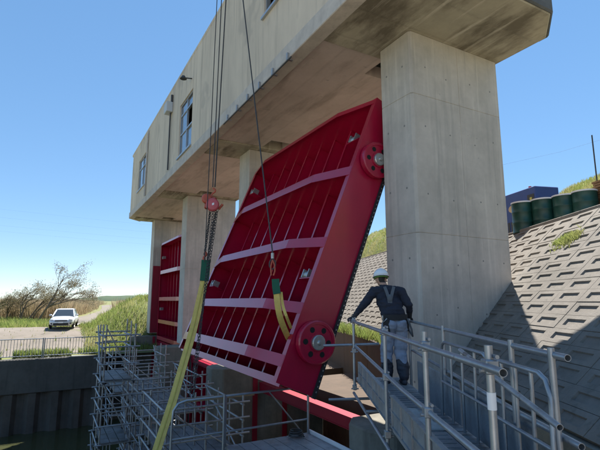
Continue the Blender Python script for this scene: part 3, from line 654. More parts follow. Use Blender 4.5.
# ================================================================== FAR BANK: wall, sheet piles, railing, car
t = thing('far_bank_wall', 'weathered concrete river wall on the far bank above sheet piles', 'river wall', P(BANK_A, -10, -9))
MB().abox(BANK_A, BANK_A + 0.45, -40, -3.0, -5.0, -3.2).build('cap_beam', M['river'], t, bevel=0.03)
MB().abox(BANK_A, BANK_A + 0.45, -2.985, 3.3, -5.0, -3.2).build('cap_beam', M['river'], t, bevel=0.03)
MB().abox(BANK_A + 0.6, BANK_A + 0.9, -40, 3.3, -9, -3.3).abox(BANK_A + 0.451, PA[3] + 1, 3.0, 3.3, -9, -3.1).abox(PA[3] + 0.6, PA[3] + 0.9, 3.301, 5.2, -9, -2.6).build('return_wall', M['river'], t)
b = -6.0; i = 0
while b < 3.2:
    o = 0.0 if i % 2 == 0 else 0.26
    w = 0.55
    MB().prism([P(BANK_A + 0.06 + (0.26 - o) * 0 + o, b, -9), P(BANK_A + 0.06 + o, b + w * 0.62, -9), P(BANK_A + 0.06 + 0.26 - o, b + w * 1.0, -9), P(BANK_A + 0.12 + 0.26 - o, b + w * 1.0, -9), P(BANK_A + 0.12 + o, b + w * 0.64, -9), P(BANK_A + 0.12 + o, b, -9)], UP * 3.98).build('sheet_pile', M['pile'], t)
    b += w; i += 1
for k, b0 in enumerate((-5.8, -2.9, 0.0)):
    lb = ['grey bar railing panel cut by the left edge of the picture', 'grey bar railing panel below the white car', 'grey bar railing panel next to the tall scaffold on the left'][k]
    t = thing('railing_panel', lb, 'railing', P(30.0, b0 + 1.45, -3.2), 'railing panels on the far river wall')
    zb = -3.22
    for bq in (b0 + 0.04, b0 + 2.86): MB().tube(P(29.75, bq, zb), P(29.75, bq, zb + 1.12), 0.03).build('post', M['steel'], t)
    for z in (zb + 1.08, zb + 0.16): MB().tube(P(29.75, b0 + 0.04, z), P(29.75, b0 + 2.86, z), 0.024).build('rail', M['steel'], t)
    for q in range(1, 19): MB().tube(P(29.75, b0 + q * 0.148, zb + 0.16), P(29.75, b0 + q * 0.148, zb + 1.08), 0.013, 6).build('baluster', M['steel'], t)

def make_car():
    p = cpt(64, 327.5, 34.0); a = -SA * p.x + CA * p.y; b = CA * p.x + SA * p.y; p.z = h_far(a, b) + 0.035
    rz = R(21); mx = Matrix.Translation(p) @ Matrix.Rotation(rz, 4, 'Z') @ Matrix.Scale(0.92, 4)
    c = thing('parked_car', 'small white sedan parked facing the river on the far gravel yard', 'car', mat=mx)
    def ring(y, w, z0, z1, n=20):
        out = []
        for k in range(n):
            t_ = 2 * math.pi * k / n; cx, cz = math.cos(t_), math.sin(t_); e = 0.55
            out.append(Vector((w * math.copysign(abs(cx) ** e, cx), y, (z0 + z1) / 2 + (z1 - z0) / 2 * math.copysign(abs(cz) ** e, cz))))
        return out
    st = [(-2.24, 0.60, 0.30, 0.62), (-2.18, 0.74, 0.24, 0.70), (-1.95, 0.83, 0.20, 0.79), (-1.3, 0.86, 0.20, 0.90), (-0.8, 0.865, 0.2, 0.94), (0.6, 0.865, 0.2, 0.95), (1.6, 0.86, 0.22, 0.97), (2.05, 0.80, 0.28, 0.98), (2.2, 0.70, 0.36, 0.90)]
    vs = []; n = 20
    for s in st: vs += ring(*s)
    fs = [(i * n + k, (i + 1) * n + k, (i + 1) * n + (k + 1) % n, i * n + (k + 1) % n) for i in range(len(st) - 1) for k in range(n)]
    fs += [tuple(range(n)), tuple(range((len(st) - 1) * n, len(st) * n))[::-1]]
    MB().add(vs, fs, True).build('body', M['carpaint'], c, local=True)
    def cabin(z, x, y0, y1): return [Vector((-x, y0 + 0.08, z)), Vector((-x * 0.8, y0, z)), Vector((x * 0.8, y0, z)), Vector((x, y0 + 0.08, z)), Vector((x, y1, z)), Vector((-x, y1, z))]
    r0, r1, r2 = cabin(0.88, 0.76, -1.15, 1.8), cabin(1.40, 0.60, -0.28, 1.0), cabin(1.47, 0.50, -0.08, 0.85)
    MB().add(r0 + r1, [(i, (i + 1) % 6, 6 + (i + 1) % 6, 6 + i) for i in range(6)]).build('windows', M['carglass'], c, local=True)
    MB().add([v * 1.0 for v in r1] + r2, [(i, (i + 1) % 6, 6 + (i + 1) % 6, 6 + i) for i in range(6)] + [(6, 7, 8, 9, 10, 11)]).build('roof', M['carpaint'], c, local=True)
    for i in (0, 3, 4, 5): MB().tube(r0[i], r1[i], 0.045, 6).build('roof_pillar', M['carpaint'], c, local=True)
    for sx in (-1, 1):
        for y in (-1.42, 1.30):
            w = MB().lathe((sx * 0.70, y, 0.31), (sx, 0, 0), [(0, 0), (0.29, 0), (0.315, 0.03), (0.315, 0.15), (0.29, 0.175), (0.21, 0.175)], 20).build('wheel', M['tyre'], c, local=True)
            MB().lathe((sx * 0.70, y, 0.31), (sx, 0, 0), [(0.21, 0.176), (0.20, 0.15), (0.05, 0.165), (0, 0.165)], 16).build('rim', M['hub'], w, local=True)
        MB().ell((sx * 0.62, -2.10, 0.66), (0.17, 0.12, 0.075)).build('headlight', M['lampglass'], c, local=True)
        MB().ell((sx * 0.93, -0.72, 0.98), (0.11, 0.06, 0.075)).build('door_mirror', M['carpaint'], c, local=True)
        MB().ell((sx * 0.62, -2.19, 0.40), (0.10, 0.06, 0.07)).build('fog_lamp', M['carglass'], c, local=True)
    MB().wbox(-0.42, 0.42, -2.27, -2.15, 0.56, 0.64).wbox(-0.52, 0.52, -2.265, -2.15, 0.28, 0.42).build('grille', M['tyre'], c, local=True)
    MB().wbox(-0.17, 0.17, -2.285, -2.266, 0.42, 0.55).build('number_plate', M['white'], c, local=True)
make_car()

# ================================================================== SCAFFOLDS
def scaffold(name, label, a_list, b_list, decks, ztop, zbot, guards=(0.5, 0.95), group='tube scaffolds', diag=True, deckb=None, planks=5):
    t = thing(name, label, 'scaffold', P(sum(a_list) / len(a_list), sum(b_list) / len(b_list), zbot), group)
    r = 0.024; ex = 0.15
    for a in a_list:
        for b in b_list:
            zt = ztop + random.uniform(-0.12, 0.12)
            MB().tube(P(a, b, zbot), P(a, b, zt), r).build('post', M['old_steel'], t)
            for d in decks: MB().abox(a - 0.045, a + 0.045, b - 0.045, b + 0.045, d - 0.11, d - 0.03).build('coupler', M['dark_metal'], t)
    for d in decks:
        for z in [d - 0.06] + [d + g for g in guards]:
            if z > ztop: continue
            for b in (b_list[0], b_list[-1]): MB().tube(P(a_list[0] - ex, b - 0.045, z), P(a_list[-1] + ex, b - 0.045, z + random.uniform(-.02, .02)), r).build('ledger', M['old_steel'], t)
            for a in (a_list[0], a_list[-1]): MB().tube(P(a - 0.045, b_list[0] - ex, z + 0.05), P(a - 0.045, b_list[-1] + ex, z + 0.05), r).build('transom_tube', M['old_steel'], t)
        n = max(1, int(round((b_list[-1] - b_list[0]) / 0.27))); wd = (b_list[-1] - b_list[0] - 0.08) / n
        for q in range(n):
            MB().abox(a_list[0] - 0.1, a_list[-1] + 0.1, b_list[0] + 0.04 + q * wd, b_list[0] + 0.04 + (q + 1) * wd - 0.02, d + 0.02, d + 0.06).build('deck_plank', M['old_deck'], t)
    if diag:
        zs = sorted(decks)
        for i in range(len(zs)):
            z0 = zs[i]; z1 = min(z0 + 1.7, ztop - 0.1)
            bb_ = b_list[0] if i % 2 == 0 else b_list[-1]
            MB().tube(P(a_list[0], bb_ - 0.08, z0), P(a_list[-1], bb_ - 0.08, z1), 0.018).build('brace', M['old_steel'], t)
            MB().tube(P(a_list[0] - 0.08, b_list[0], z1), P(a_list[0] - 0.08, b_list[-1], z0), 0.018).build('brace', M['old_steel'], t)
    return t
scaffold('scaffold_tower', 'tall grey tube scaffold tower beside the far bank wall', [15.2, 16.1, 17.0], [1.65, 2.5], [-2.42, -4.2, -6.0], -0.75, -8.9, guards=(0.45, 0.95, 1.3))
scaffold('scaffold_tower', 'lower grey tube scaffold in front of the far piers, right of the tall tower', [14.9, 15.8, 16.7, 17.6, 18.5], [2.75, 3.6, 4.6], [-3.5, -5.3], -2.3, -8.9, guards=(0.3, 0.65, 1.05))
scaffold('scaffold_tower', 'scaffold platform with a wooden plank beneath the tilted gate', [10.6, 11.5, 12.4, 13.3], [2.5, 3.4, 4.3], [-3.55, -5.3], -2.35, -8.9, guards=(0.4, 0.75, 1.1))
MB().abox(11.2, 11.45, 3.0, 4.85, -2.42, -2.375).build('timber_plank', M['wood']); tag(bpy.data.objects['timber_plank'], 'pale timber plank lying across the scaffold rails below the tilted gate', 'plank')
scaffold('scaffold_tower', 'far scaffold against the pier by the far bank', [20.2, 21.2, 22.4], [2.6, 3.4, 4.6], [-3.7, -5.5], -2.0, -8.9, guards=(0.45, 0.9, 1.35))
# lower working platform at the bottom centre
t = thing('work_platform', 'steel scaffold platform with bent tube guard rail at the bottom centre', 'scaffold', P(7, 4, -8.9), 'tube scaffolds')
for q in range(7): MB().abox(5.0, 8.5, 3.1 + q * 0.255, 3.1 + q * 0.255 + 0.24, -2.72, -2.68).build('deck_plank', M['deck'], t)
MB().abox(5.0, 8.5, 4.89, 4.93, -2.80, -2.62).build('edge_sheen_channel', M['white'], t)  # white colour stands in for the bright sheen along the deck edge
for a in (5.2, 8.45):
    for b in (3.05, 4.86): MB().tube(P(a, b, -8.9), P(a, b, -1.75 if a > 8 else -2.7), 0.024).build('post', M['steel'], t)
rail = [P(8.5, 4.86, -1.78), P(8.5, 2.35, -1.80), P(8.5, 2.2, -1.84), P(8.5, 2.12, -1.95), P(8.5, 2.1, -2.2), P(8.5, 2.1, -3.2)]
MB().path(rail, 0.022, 8).build('guard_rail', M['steel'], t)
MB().tube(P(8.5, 4.86, -2.42), P(8.5, 2.1, -2.44), 0.02).build('mid_rail', M['steel'], t)
MB().tube(P(8.5, 4.0, -1.8), P(8.5, 4.75, -2.66), 0.014).build('brace', M['steel'], t)
MB().tube(P(8.5, 3.1, -1.8), P(8.5, 3.1, -2.7), 0.02).build('post', M['steel'], t)
c0 = P(8.3, 4.5, -2.66)
o = MB().path([c0 + Vector((0.16 * math.cos(k * 0.7) * (1 - k * 0.01), 0.1 * math.sin(k * 0.7), 0.004 * k)) for k in range(34)], 0.014).build('rope_coil', M['wire']); tag(o, 'small dark coil of rope on the bottom platform deck', 'rope')

# ---- walkway on the right
t = thing('scaffold_walkway', 'grey steel scaffold walkway with tube handrails beside the near pillar', 'walkway', (1.2, 4.5, -1.24), 'tube scaffolds')
ZD = -1.22
for y0, y1 in ((-0.6, 1.78), (1.8, 3.58), (3.6, 5.38), (5.4, 7.5)):
    for q in range(3):
        x0 = 0.90 + q * 0.245
        pk = MB().wbox(x0, x0 + 0.235, y0, y1, ZD - 0.045, ZD).build('deck_plank', M['deck'], t, bevel=0.006)
        gb = MB()
        for i in range(int((y1 - y0) / 0.12)): gb.wbox(x0 + 0.03, x0 + 0.205, y0 + 0.05 + i * 0.12, y0 + 0.07 + i * 0.12, ZD, ZD + 0.006)
        gb.build('tread_ribs', M['deck'], pk)['kind'] = 'stuff'
LP = [(0.925, 2.28), (0.88, 3.27), (0.86, 4.70), (0.825, 7.10)]
zt = -0.32
for i, (x, y) in enumerate(LP):
    po = MB().tube((x, y, zt - 1.12 if i < 3 else -1.34), (x, y, zt + (0.10 if i in (0, 1) else 0.05)), 0.0198, 10).build('post', M['steel'], t)
    if i == 0: MB().tube((x, y, -0.52), (x, y, -0.44), 0.0215, 12).build('grey_tape', M['white'], po)
    for z in (zt, -0.76, -1.3):
        MB().box((x - 0.03, y - 0.038, z - 0.034), (0.062, 0, 0), (0, 0.076, 0), (0, 0, 0.068)).tube((x + 0.02, y - 0.05, z + 0.05), (x + 0.02, y + 0.06, z + 0.05), 0.011, 6).tube((x - 0.05, y, z - 0.02), (x + 0.06, y, z - 0.02), 0.012, 6).build('coupler', M['steel'], t, bevel=0.008)
def poly_tube(name, pts, r=0.0198): return MB().path(pts, r, 12, hollow=True).build(name, M['steel'], t)
poly_tube('handrail', [(0.903, 2.08, zt), (0.90, 2.28, zt), (0.86, 3.27, zt), (0.84, 4.7, zt), (0.80, 7.35, zt)])
poly_tube('mid_rail', [(0.912, 2.0, -0.772), (0.91, 2.28, -0.77), (0.87, 4.0, -0.755), (0.84, 7.2, -0.69)])
poly_tube('lower_tube', [(0.90, 1.2, -1.40), (0.85, 4.0, -1.40), (0.80, 7.0, -1.36)])
# toe-board panels on the left side: ribbed steel planks on edge
for (y0, y1) in ((1.0, 2.9), (2.95, 4.62), (4.74, 7.0)):
    x0 = 0.88 if y0 < 3 else 0.865
    tb = MB().wbox(x0 + 0.015, x0 + 0.03, y0, y1, -1.20, -0.93).wbox(x0, x0 + 0.045, y0, y1, -1.215, -1.2005).wbox(x0, x0 + 0.045, y0, y1, -0.9295, -0.915).build('toe_board', M['deck'], t)
    n = int((y1 - y0) / 0.38)
    for i in range(n + 1):
        yy = y0 + 0.03 + (y1 - y0 - 0.08) * i / n; MB().wbox(x0 - 0.002, x0 + 0.0145, yy, yy + 0.02, -1.2, -0.93).build('toe_board_rib', M['steel'], tb)
    MB().wbox(x0 + 0.002, x0 + 0.0145, y0, y1, -1.075, -1.06).build('toe_board_rib', M['steel'], tb)
# right side
RP = [(1.485, 2.75), (1.50, 3.3), (1.58, 5.1), (1.66, 7.0), (1.70, 8.0)]
for (x, y) in RP: MB().tube((x, y, -2.0), (x, y, zt + 0.04), 0.0198, 10).build('post', M['steel'], t)
poly_tube('handrail', [(1.495, 2.6, zt), (1.51, 3.3, zt), (1.60, 5.1, zt), (1.685, 7.0, zt), (1.73, 8.15, zt)])
poly_tube('mid_rail', [(1.525, 2.6, -0.785), (1.53, 3.3, -0.78), (1.70, 7.0, -0.75)])
for (y0, y1) in ((3.2, 4.5), (4.6, 6.2)):
    MB().wbox(1.555, 1.575, y0, y1, -1.2, -0.80).build('kick_plate', M['deck'], t, bevel=0.004)
# bent guard frames leaning on the right side
for (y0, y1, z1, x) in ((2.75, 3.6, -0.44, 1.44), (3.75, 5.0, -0.44, 1.50)):
    c = [(x, y0, -1.2), (x + 0.02, y0, z1 - 0.12), (x + 0.02, y0 + 0.04, z1 - 0.03), (x + 0.02, y0 + 0.12, z1), (x + 0.02, y1 - 0.12, z1), (x + 0.02, y1 - 0.04, z1 - 0.03), (x + 0.02, y1, z1 - 0.12), (x, y1, -1.2)]
    gf = MB().path(c, 0.016, 8).build('guard_frame', M['steel'], t)
    for q in (1, 2, 3): yy = y0 + (y1 - y0) * q / 4; MB().tube((x + 0.01, yy, -1.2), (x + 0.02, yy, z1), 0.013).build('upright_bar', M['steel'], gf)
    MB().tube((x + 0.01, y0, -0.85), (x + 0.01, y1, -0.85), 0.014).build('cross_bar', M['steel'], gf)
MB().path([(1.28, 2.35, -0.62), (1.32, 3.15, -0.52), (1.36, 3.95, -0.42)], 0.0175, 10, hollow=True).build('loose_tube', M['old_steel'], t)
# tubes sticking out to the left
MB().tube((0.36, 7.12, -0.69), (1.22, 7.16, -0.67), 0.0198).build('outrigger_tube', M['steel'], t)
MB().tube((0.42, 6.92, -1.44), (1.6, 6.98, -1.42), 0.0198).build('outrigger_tube', M['steel'], t)
for y in (0.5, 2.2, 3.9, 5.6): MB().tube((0.78, y, -1.30), (1.72, y, -1.29), 0.0198).build('transom_tube', M['steel'], t)
# crumpled sheet on the deck
sv_ = []; n = 14
for i in range(n + 1):
    for j in range(n + 1):
        x = 1.0 + 0.38 * i / n; y = 4.5 + 0.75 * j / n
        e = min(i, j, n - i, n - j) / 3; z = ZD + 0.012 + min(1, e) * 0.07 * (0.5 + 0.9 * abs(noise.noise(Vector((x * 7, y * 6, 2)))))
        sv_.append(Vector((x + 0.04 * noise.noise(Vector((i * .4, j * .4, 0))), y, z)))
sf = [(i * (n + 1) + j, (i + 1) * (n + 1) + j, (i + 1) * (n + 1) + j + 1, i * (n + 1) + j + 1) for i in range(n) for j in range(n)]
o = MB().add(sv_, sf, True).build('crumpled_sheet', mat('pale_sheet', (0.45, 0.45, 0.43), 0.7, var=(0.3, 0.3, 0.29), vscale=8)); o.modifiers.new('t', 'SOLIDIFY').thickness = 0.006
tag(o, 'crumpled pale sheet lying on the walkway deck behind the worker', 'sheet')
# near bank wall beneath the dike toe
o = MB().wbox(2.72, 2.95, -20, 8.2, -9, TOE - 0.02).build('bank_wall', M['pier']); tag(o, 'concrete toe wall under the block slope beside the walkway', 'wall')
bw = thing('brown_retaining_wall', 'brown stained retaining wall under the block slope behind the gate', 'wall', (2.3, 20, -9))
def toe_x(y): return rev_x(y, TOE) + 0.02
for y0 in range(10, 34, 3):
    y1 = y0 + 2.98
    MB().prism([(toe_x(y0), y0, -9), (toe_x(y0) - 0.3, y0, -9), (toe_x(y1) - 0.3, y1, -9), (toe_x(y1), y1, -9)], UP * (9 + TOE + 0.03)).build('wall_panel', M['brown'], bw, bevel=0.015)

# ================================================================== ON THE DIKE: drums, generator, boards, poles
def on_berm(y): return toprev(y) + 0.03
dl = ['green oil drum nearest the grey pillar, first of four in a row', 'green oil drum second from the grey pillar', 'green oil drum third from the grey pillar', 'green oil drum fourth from the pillar, beside the brown boards']
for k, (x, y) in enumerate(((6.30, 12.5), (6.66, 12.08), (6.98, 11.62), (7.22, 11.14))):
    z = on_berm(y) - 0.03; t = thing('oil_drum', dl[k], 'drum', (x, y, z), 'green oil drums on the dike berm')
    MB().lathe((x, y, z), UP, [(0.0, 0.02), (0.27, 0.02), (0.288, 0.0), (0.288, 0.03), (0.28, 0.04), (0.28, 0.28), (0.293, 0.295), (0.28, 0.31), (0.28, 0.57), (0.293, 0.585), (0.28, 0.60), (0.28, 0.84), (0.288, 0.85), (0.288, 0.88), (0.278, 0.88), (0.272, 0.862)], 32, True).build('barrel', M['drum'], t)
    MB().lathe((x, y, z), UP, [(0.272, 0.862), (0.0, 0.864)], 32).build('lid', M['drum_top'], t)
    MB().lathe((x, y, z), UP, [(0.2885, 0.845), (0.294, 0.85), (0.294, 0.885), (0.276, 0.885), (0.274, 0.866)], 32).build('rim_highlight', M['white'], t)  # white ring paints the sunlit highlight on the drum rim
    for (ax, r_) in ((0.17, 0.032), (-0.19, 0.018)): MB().lathe((x + ax, y + 0.05, z + 0.863), UP, [(r_, 0.0), (r_, 0.018), (0, 0.018)], 10).build('bung', M['hub'], t)
# generator
gx = Vector((0.978, 0.208, 0)); gy = Vector((-0.208, 0.978, 0)); G0 = Vector((7.50, 14.0, on_berm(14.0)))
t = thing('engine_generator', 'blue boxed engine generator behind the green drums', 'generator', G0 + gx * 0.45 + gy)
ZB = UP * 0.16
MB().box(G0 + ZB, gx * 0.9, gy * 2.1, UP * 1.58).build('cabinet', M['blue'], t, bevel=0.02)
MB().box(G0 + gx * 0.03 + gy * 0.03, gx * 0.84, gy * 2.04, UP * 0.159).build('skid', M['dark_metal'], t)
MB().box(G0 + gx * -0.012 + gy * 0.05 + UP * 0.5, gx * 0.011, gy * 0.3, UP * 1.0).build('control_panel', M['dark_metal'], t)
MB().box(G0 + gx * -0.022 + gy * 0.14 + UP * 1.2, gx * 0.009, gy * 0.09, UP * 0.2).build('warning_sticker', M['yel_mark'], t)
bd = MB(); pts = [(0.26 * math.cos(k * math.pi / 12), 0.14 * math.sin(k * math.pi / 12)) for k in range(24)]
bd.prism([G0 + gx * -0.001 + gy * (1.05 + p) + UP * (1.2 + q) for p, q in pts], gx * -0.01); bd.build('oval_badge', M['cream'], t)
for i in range(9):
    MB().box(G0 + gx * -0.01 + gy * (0.5 + i * 0.16) + UP * 0.3, gx * 0.009, gy * 0.1, UP * 0.45).build('vent_slot', M['dark_metal'], t)
for i, w in enumerate((0.06, 0.04, 0.07, 0.05, 0.06, 0.04, 0.06)):
    MB().box(G0 + gx * (0.22 + i * 0.085) + gy * -0.012 + UP * 1.05, gx * w, gy * 0.011, UP * 0.10).build('letter_mark', M['white'], t)
MB().tube(G0 + gx * 0.5 + gy * 0.8 + UP * 1.74, G0 + gx * 0.5 + gy * 0.8 + UP * 1.94, 0.05).build('warning_lamp', M['red_lamp'], t)
MB().path([G0 + gx * 0.2 + gy * 1.9 + UP * 1.74, G0 + gx * 0.2 + gy * 1.9 + UP * 2.15, G0 + gx * 0.1 + gy * 1.9 + UP * 2.22], 0.03).build('exhaust', M['hub'], t)
# stack of boards
t = thing('board_stack', 'stack of brown boards at the right edge beside the drums', 'boards', (8.1, 10.7, on_berm(10.7)))
z = on_berm(10.7)
for i in range(19):
    o = Vector((7.55 + random.uniform(-.03, .03), 10.2 + random.uniform(-.04, .04), z)); d = random.uniform(-0.03, 0.03)
    MB().box(o, (1.2, 0.1 + d, 0), (-0.1 - d, 0.9, 0), (0, 0, 0.045)).build('board', M['rust_board'], t); z += 0.055 + random.uniform(0, .006)
def pole(label, x, y, z0, z1, r, cross):
    t = thing('thin_pole', label, 'pole', (x, y, z0))
    MB().tube((x, y, z0), (x, y, z1), r, 6).build('shaft', M['dark_metal'], t)
    if cross: MB().tube((x - 0.25, y, z1 - 0.15), (x + 0.25, y, z1 - 0.1), r * 0.7, 6).build('crossarm', M['dark_metal'], t)
pole('thin dark pole standing on the grassy crest at the right edge', 10.95, 16.1, 4.2, 6.1, 0.025, False)
# power lines far behind
pl = [((0, 207), (140, 222)), ((0, 216), (140, 228)), ((0, 225), (140, 233)), ((0, 231), (140, 238))]
for k, (p, q) in enumerate(pl):
    lb = ['topmost faint power line in the left sky', 'second faint power line from the top in the left sky', 'third faint power line from the top in the left sky', 'lowest faint power line in the left sky'][k]
    A_, B_ = cpt(-120, p[1] - 12, 150), cpt(380, q[1] + 20, 210)
    tag(MB().path([A_.lerp(B_, i / 10) - Vector((0, 0, 3 * math.sin(math.pi * i / 10) * 0.6)) for i in range(11)], 0.009, 4).build('power_line', M['wire']), lb, 'power line', 'distant power lines')
tag(MB().path([cpt(470, 172, 90), cpt(560, 152, 80), cpt(640, 128, 70), cpt(760, 88, 60)], 0.011, 4).build('power_line', M['wire']), 'faint power line in the right sky above the generator', 'power line', 'distant power lines')

# ================================================================== PERSON
def make_person():
    t = thing('person', 'worker in white helmet, navy jacket and pale trousers leaning on the walkway rails', 'person', (1.40, 6.93, ZD))
    bm_ = MB()
    def limb(pts, rs):
        for i in range(len(pts) - 1):
            bm_.tube(pts[i], pts[i + 1], rs[i], 12, rs[i + 1])
        for p, r in zip(pts, rs): bm_.ell(p, (r, r, r), 12, 8)
    pel = Vector((1.425, 6.91, -0.33)); ch = Vector((1.36, 7.04, 0.02)); nk = Vector((1.315, 7.12, 0.215)); hd = Vector((1.285, 7.19, 0.335))
    hl, hr = pel + Vector((-0.09, 0, -0.06)), pel + Vector((0.09, 0, -0.06))
    kl, kr = Vector((1.30, 7.00, -0.76)), Vector((1.505, 6.96, -0.77)); al, ar = Vector((1.31, 6.98, ZD + 0.09)), Vector((1.52, 6.84, ZD + 0.09))
    limb([hl, kl, al + Vector((0, 0, 0.03))], [0.104, 0.086, 0.074]); limb([hr, kr, ar + Vector((0, 0, 0.03))], [0.104, 0.086, 0.074])
    for a_ in (al, ar):
        bm_.ell(a_ + Vector((0, 0.07, -0.045)), (0.048, 0.135, 0.045)); bm_.ell(a_ + Vector((0, 0.16, -0.06)), (0.045, 0.06, 0.032)); bm_.ell(a_ + Vector((0, -0.03, -0.05)), (0.042, 0.05, 0.042))
    bm_.ell(pel, (0.165, 0.12, 0.14)); bm_.ell(pel + Vector((-0.015, 0.03, 0.13)), (0.178, 0.125, 0.15)); bm_.ell(pel + Vector((-0.04, 0.07, 0.24)), (0.182, 0.125, 0.16)); bm_.ell(ch, (0.185, 0.125, 0.20)); bm_.ell(ch + Vector((-0.005, 0.02, 0.11)), (0.19, 0.105, 0.10))
    bm_.ell(pel + Vector((-0.07, -0.05, -0.03)), (0.09, 0.10, 0.11)); bm_.ell(pel + Vector((0.07, -0.05, -0.03)), (0.09, 0.10, 0.11))
    limb([nk + Vector((0, -0.01, -0.06)), nk, hd - Vector((0, 0, 0.03))], [0.075, 0.058, 0.06])
    bm_.ell(hd, (0.078, 0.098, 0.115)); bm_.ell(hd + Vector((0, 0.035, -0.06)), (0.055, 0.06, 0.06)); bm_.ell(hd + Vector((0, 0.10, -0.015)), (0.014, 0.022, 0.025))
    for s in (-1, 1): bm_.ell(hd + Vector((0.078 * s, -0.005, -0.02)), (0.014, 0.022, 0.033))
    sl, sr = Vector((1.155, 7.08, 0.135)), Vector((1.545, 7.01, 0.125)); el, er = Vector((0.985, 7.07, -0.07)), Vector((1.655, 6.93, -0.08))
    hl_, hr_ = Vector((0.845, 7.12, -0.25)), Vector((1.695, 7.10, -0.25))
    limb([ch + Vector((-0.1, 0, 0.12)), sl, el, hl_], [0.08, 0.072, 0.052, 0.038]); limb([ch + Vector((0.1, 0, 0.12)), sr, er, hr_], [0.08, 0.072, 0.052, 0.038])
    for h, s, rx in ((hl_, 1, 0.803), (hr_, -1, 1.69)):
        pm = Vector((rx, h.y + 0.03, -0.278)); bm_.ell(pm, (0.042, 0.05, 0.022)); limb([h, pm], [0.034, 0.026])
        for q in range(4):     # fingers over the tube
            y_ = pm.y - 0.028 + q * 0.024; o = -s
            ln = (0.9, 1.0, 0.96, 0.78)[q]
            limb([Vector((pm.x + o * 0.02, y_, -0.272)), Vector((pm.x + o * 0.052 * ln, y_ + 0.004, -0.283)), Vector((pm.x + o * 0.06 * ln, y_ + 0.006, -0.31)), Vector((pm.x + o * 0.05 * ln, y_ + 0.006, -0.335))], [0.0115, 0.011, 0.010, 0.009])
        limb([pm + Vector((s * 0.03, 0.01, 0.0)), pm + Vector((s * 0.045, 0.045, -0.018)), pm + Vector((s * 0.042, 0.06, -0.04))], [0.013, 0.012, 0.010])
    me = bm_.mesh('tmp', M['navy']); ob = bpy.data.objects.new('tmp', me); ts = bpy.data.scenes.new('tmp'); ts.collection.objects.link(ob)
    rm = ob.modifiers.new('r', 'REMESH'); rm.mode = 'VOXEL'; rm.voxel_size = 0.0075
    smo = ob.modifiers.new('s', 'SMOOTH'); smo.factor = 0.5; smo.iterations = 5
    ts.view_layers[0].update(); dg = ts.view_layers[0].depsgraph; me2 = bpy.data.meshes.new_from_object(ob.evaluated_get(dg)); bpy.data.objects.remove(ob); bpy.data.scenes.remove(ts)
    me2.name = 'body'; me2.materials.clear()
    for k in ('navy', 'jeans', 'skin', 'glove', 'boot', 'hair'): me2.materials.append(M[k])
    # cloth folds
    nrm_ = [Vector(v.normal) for v in me2.vertices]
    for v, vn in zip(me2.vertices, nrm_):
        c = v.co
        if c.z < 0.2 and c.z > ZD + 0.14 and not (c.z < -0.2 and (c.x < 0.95 or c.x > 1.64)):
            v.co = c + vn * (0.018 * noise.noise(Vector((c.x * 7, c.y * 7, c.z * 11))) + 0.008 * noise.noise(Vector((c.x * 14 + c.z * 8, c.y * 14, c.z * 26))) + 0.008)
    for p in me2.polygons:
        c = p.center; p.use_smooth = True
        hand = (c.x < 0.875 or c.x > 1.635) and -0.42 < c.z < -0.20
        if hand: p.material_index = 3
        elif c.z > 0.40 or (c.z > 0.27 and c.y < 7.12): p.material_index = 5 if c.y < 7.19 else 2
        elif c.z > 0.235: p.material_index = 2
        elif c.z < ZD + 0.33 + 0.03 * math.sin(c.x * 40): p.material_index = 4
        elif c.z < -0.27: p.material_index = 1
        else: p.material_index = 0
    me2.transform(Matrix.Translation(-t.location))
    bo = bpy.data.objects.new('body', me2); col.objects.link(bo); bo.parent = t
    # helmet
    hm = MB(); tilt = Matrix.Rotation(R(-10), 3, 'X'); c0 = hd + Vector((0, -0.005, 0.035)); n = 28; rows = []
    for i in range(9):
        a_ = (math.pi / 2) * i / 8
        for k in range(n):
            p = 2 * math.pi * k / n; rows.append(c0 + tilt @ Vector((0.120 * math.cos(a_) * math.cos(p), 0.146 * math.cos(a_) * math.sin(p), 0.128 * math.sin(a_))))
    hm.add(rows, [(i * n + k, i * n + (k + 1) % n, (i + 1) * n + (k + 1) % n, (i + 1) * n + k) for i in range(8) for k in range(n)], True)
    rim = []
    for k in range(n):
        p = 2 * math.pi * k / n; f = 1.10 + (0.28 * max(0, math.sin(p)) ** 2)
        rim += [c0 + tilt @ Vector((0.120 * math.cos(p), 0.146 * math.sin(p), 0.0)), c0 + tilt @ Vector((0.120 * f * math.cos(p) * (1 if f < 1.15 else 0.92), 0.146 * f * math.sin(p), -0.012))]
    hm.add(rim, [(2 * k, 2 * k + 1, (2 * k + 3) % (2 * n), (2 * k + 2) % (2 * n)) for k in range(n)], True)
    ho = hm.build('helmet', M['helmet'], t); s_ = ho.modifiers.new('s', 'SOLIDIFY'); s_.thickness = 0.005
    MB().path([c0 + tilt @ Vector((0.1 * math.cos(2 * math.pi * k / 20), 0.125 * math.sin(2 * math.pi * k / 20), -0.025)) for k in range(21)], 0.012, 6).build('helmet_band', M['hivis'], t)
    # harness
    def back(x, z): return Vector((x - 0.012, 7.035 - 0.168 + max(0, (z - 0.02)) * 0.25 + (0.02 if z < -0.1 else 0), z))
    MB().ribbon([back(1.30, 0.20), back(1.335, 0.08), back(1.355, -0.05), back(1.33, -0.2)], (1, 0, 0), 0.045, 0.012).build('harness_strap', M['strap'], t)
    MB().ribbon([back(1.44, 0.20), back(1.40, 0.08), back(1.375, -0.05), back(1.41, -0.2)], (1, 0, 0), 0.045, 0.012).build('harness_strap', M['strap'], t)
    MB().ell(back(1.367, 0.03) + Vector((0, -0.008, 0)), (0.04, 0.012, 0.055)).build('back_pad', M['strap'], t)
    bp = [pel + Vector((0.185 * math.cos(2 * math.pi * k / 24), 0.01 + 0.155 * math.sin(2 * math.pi * k / 24), 0.075)) for k in range(25)]
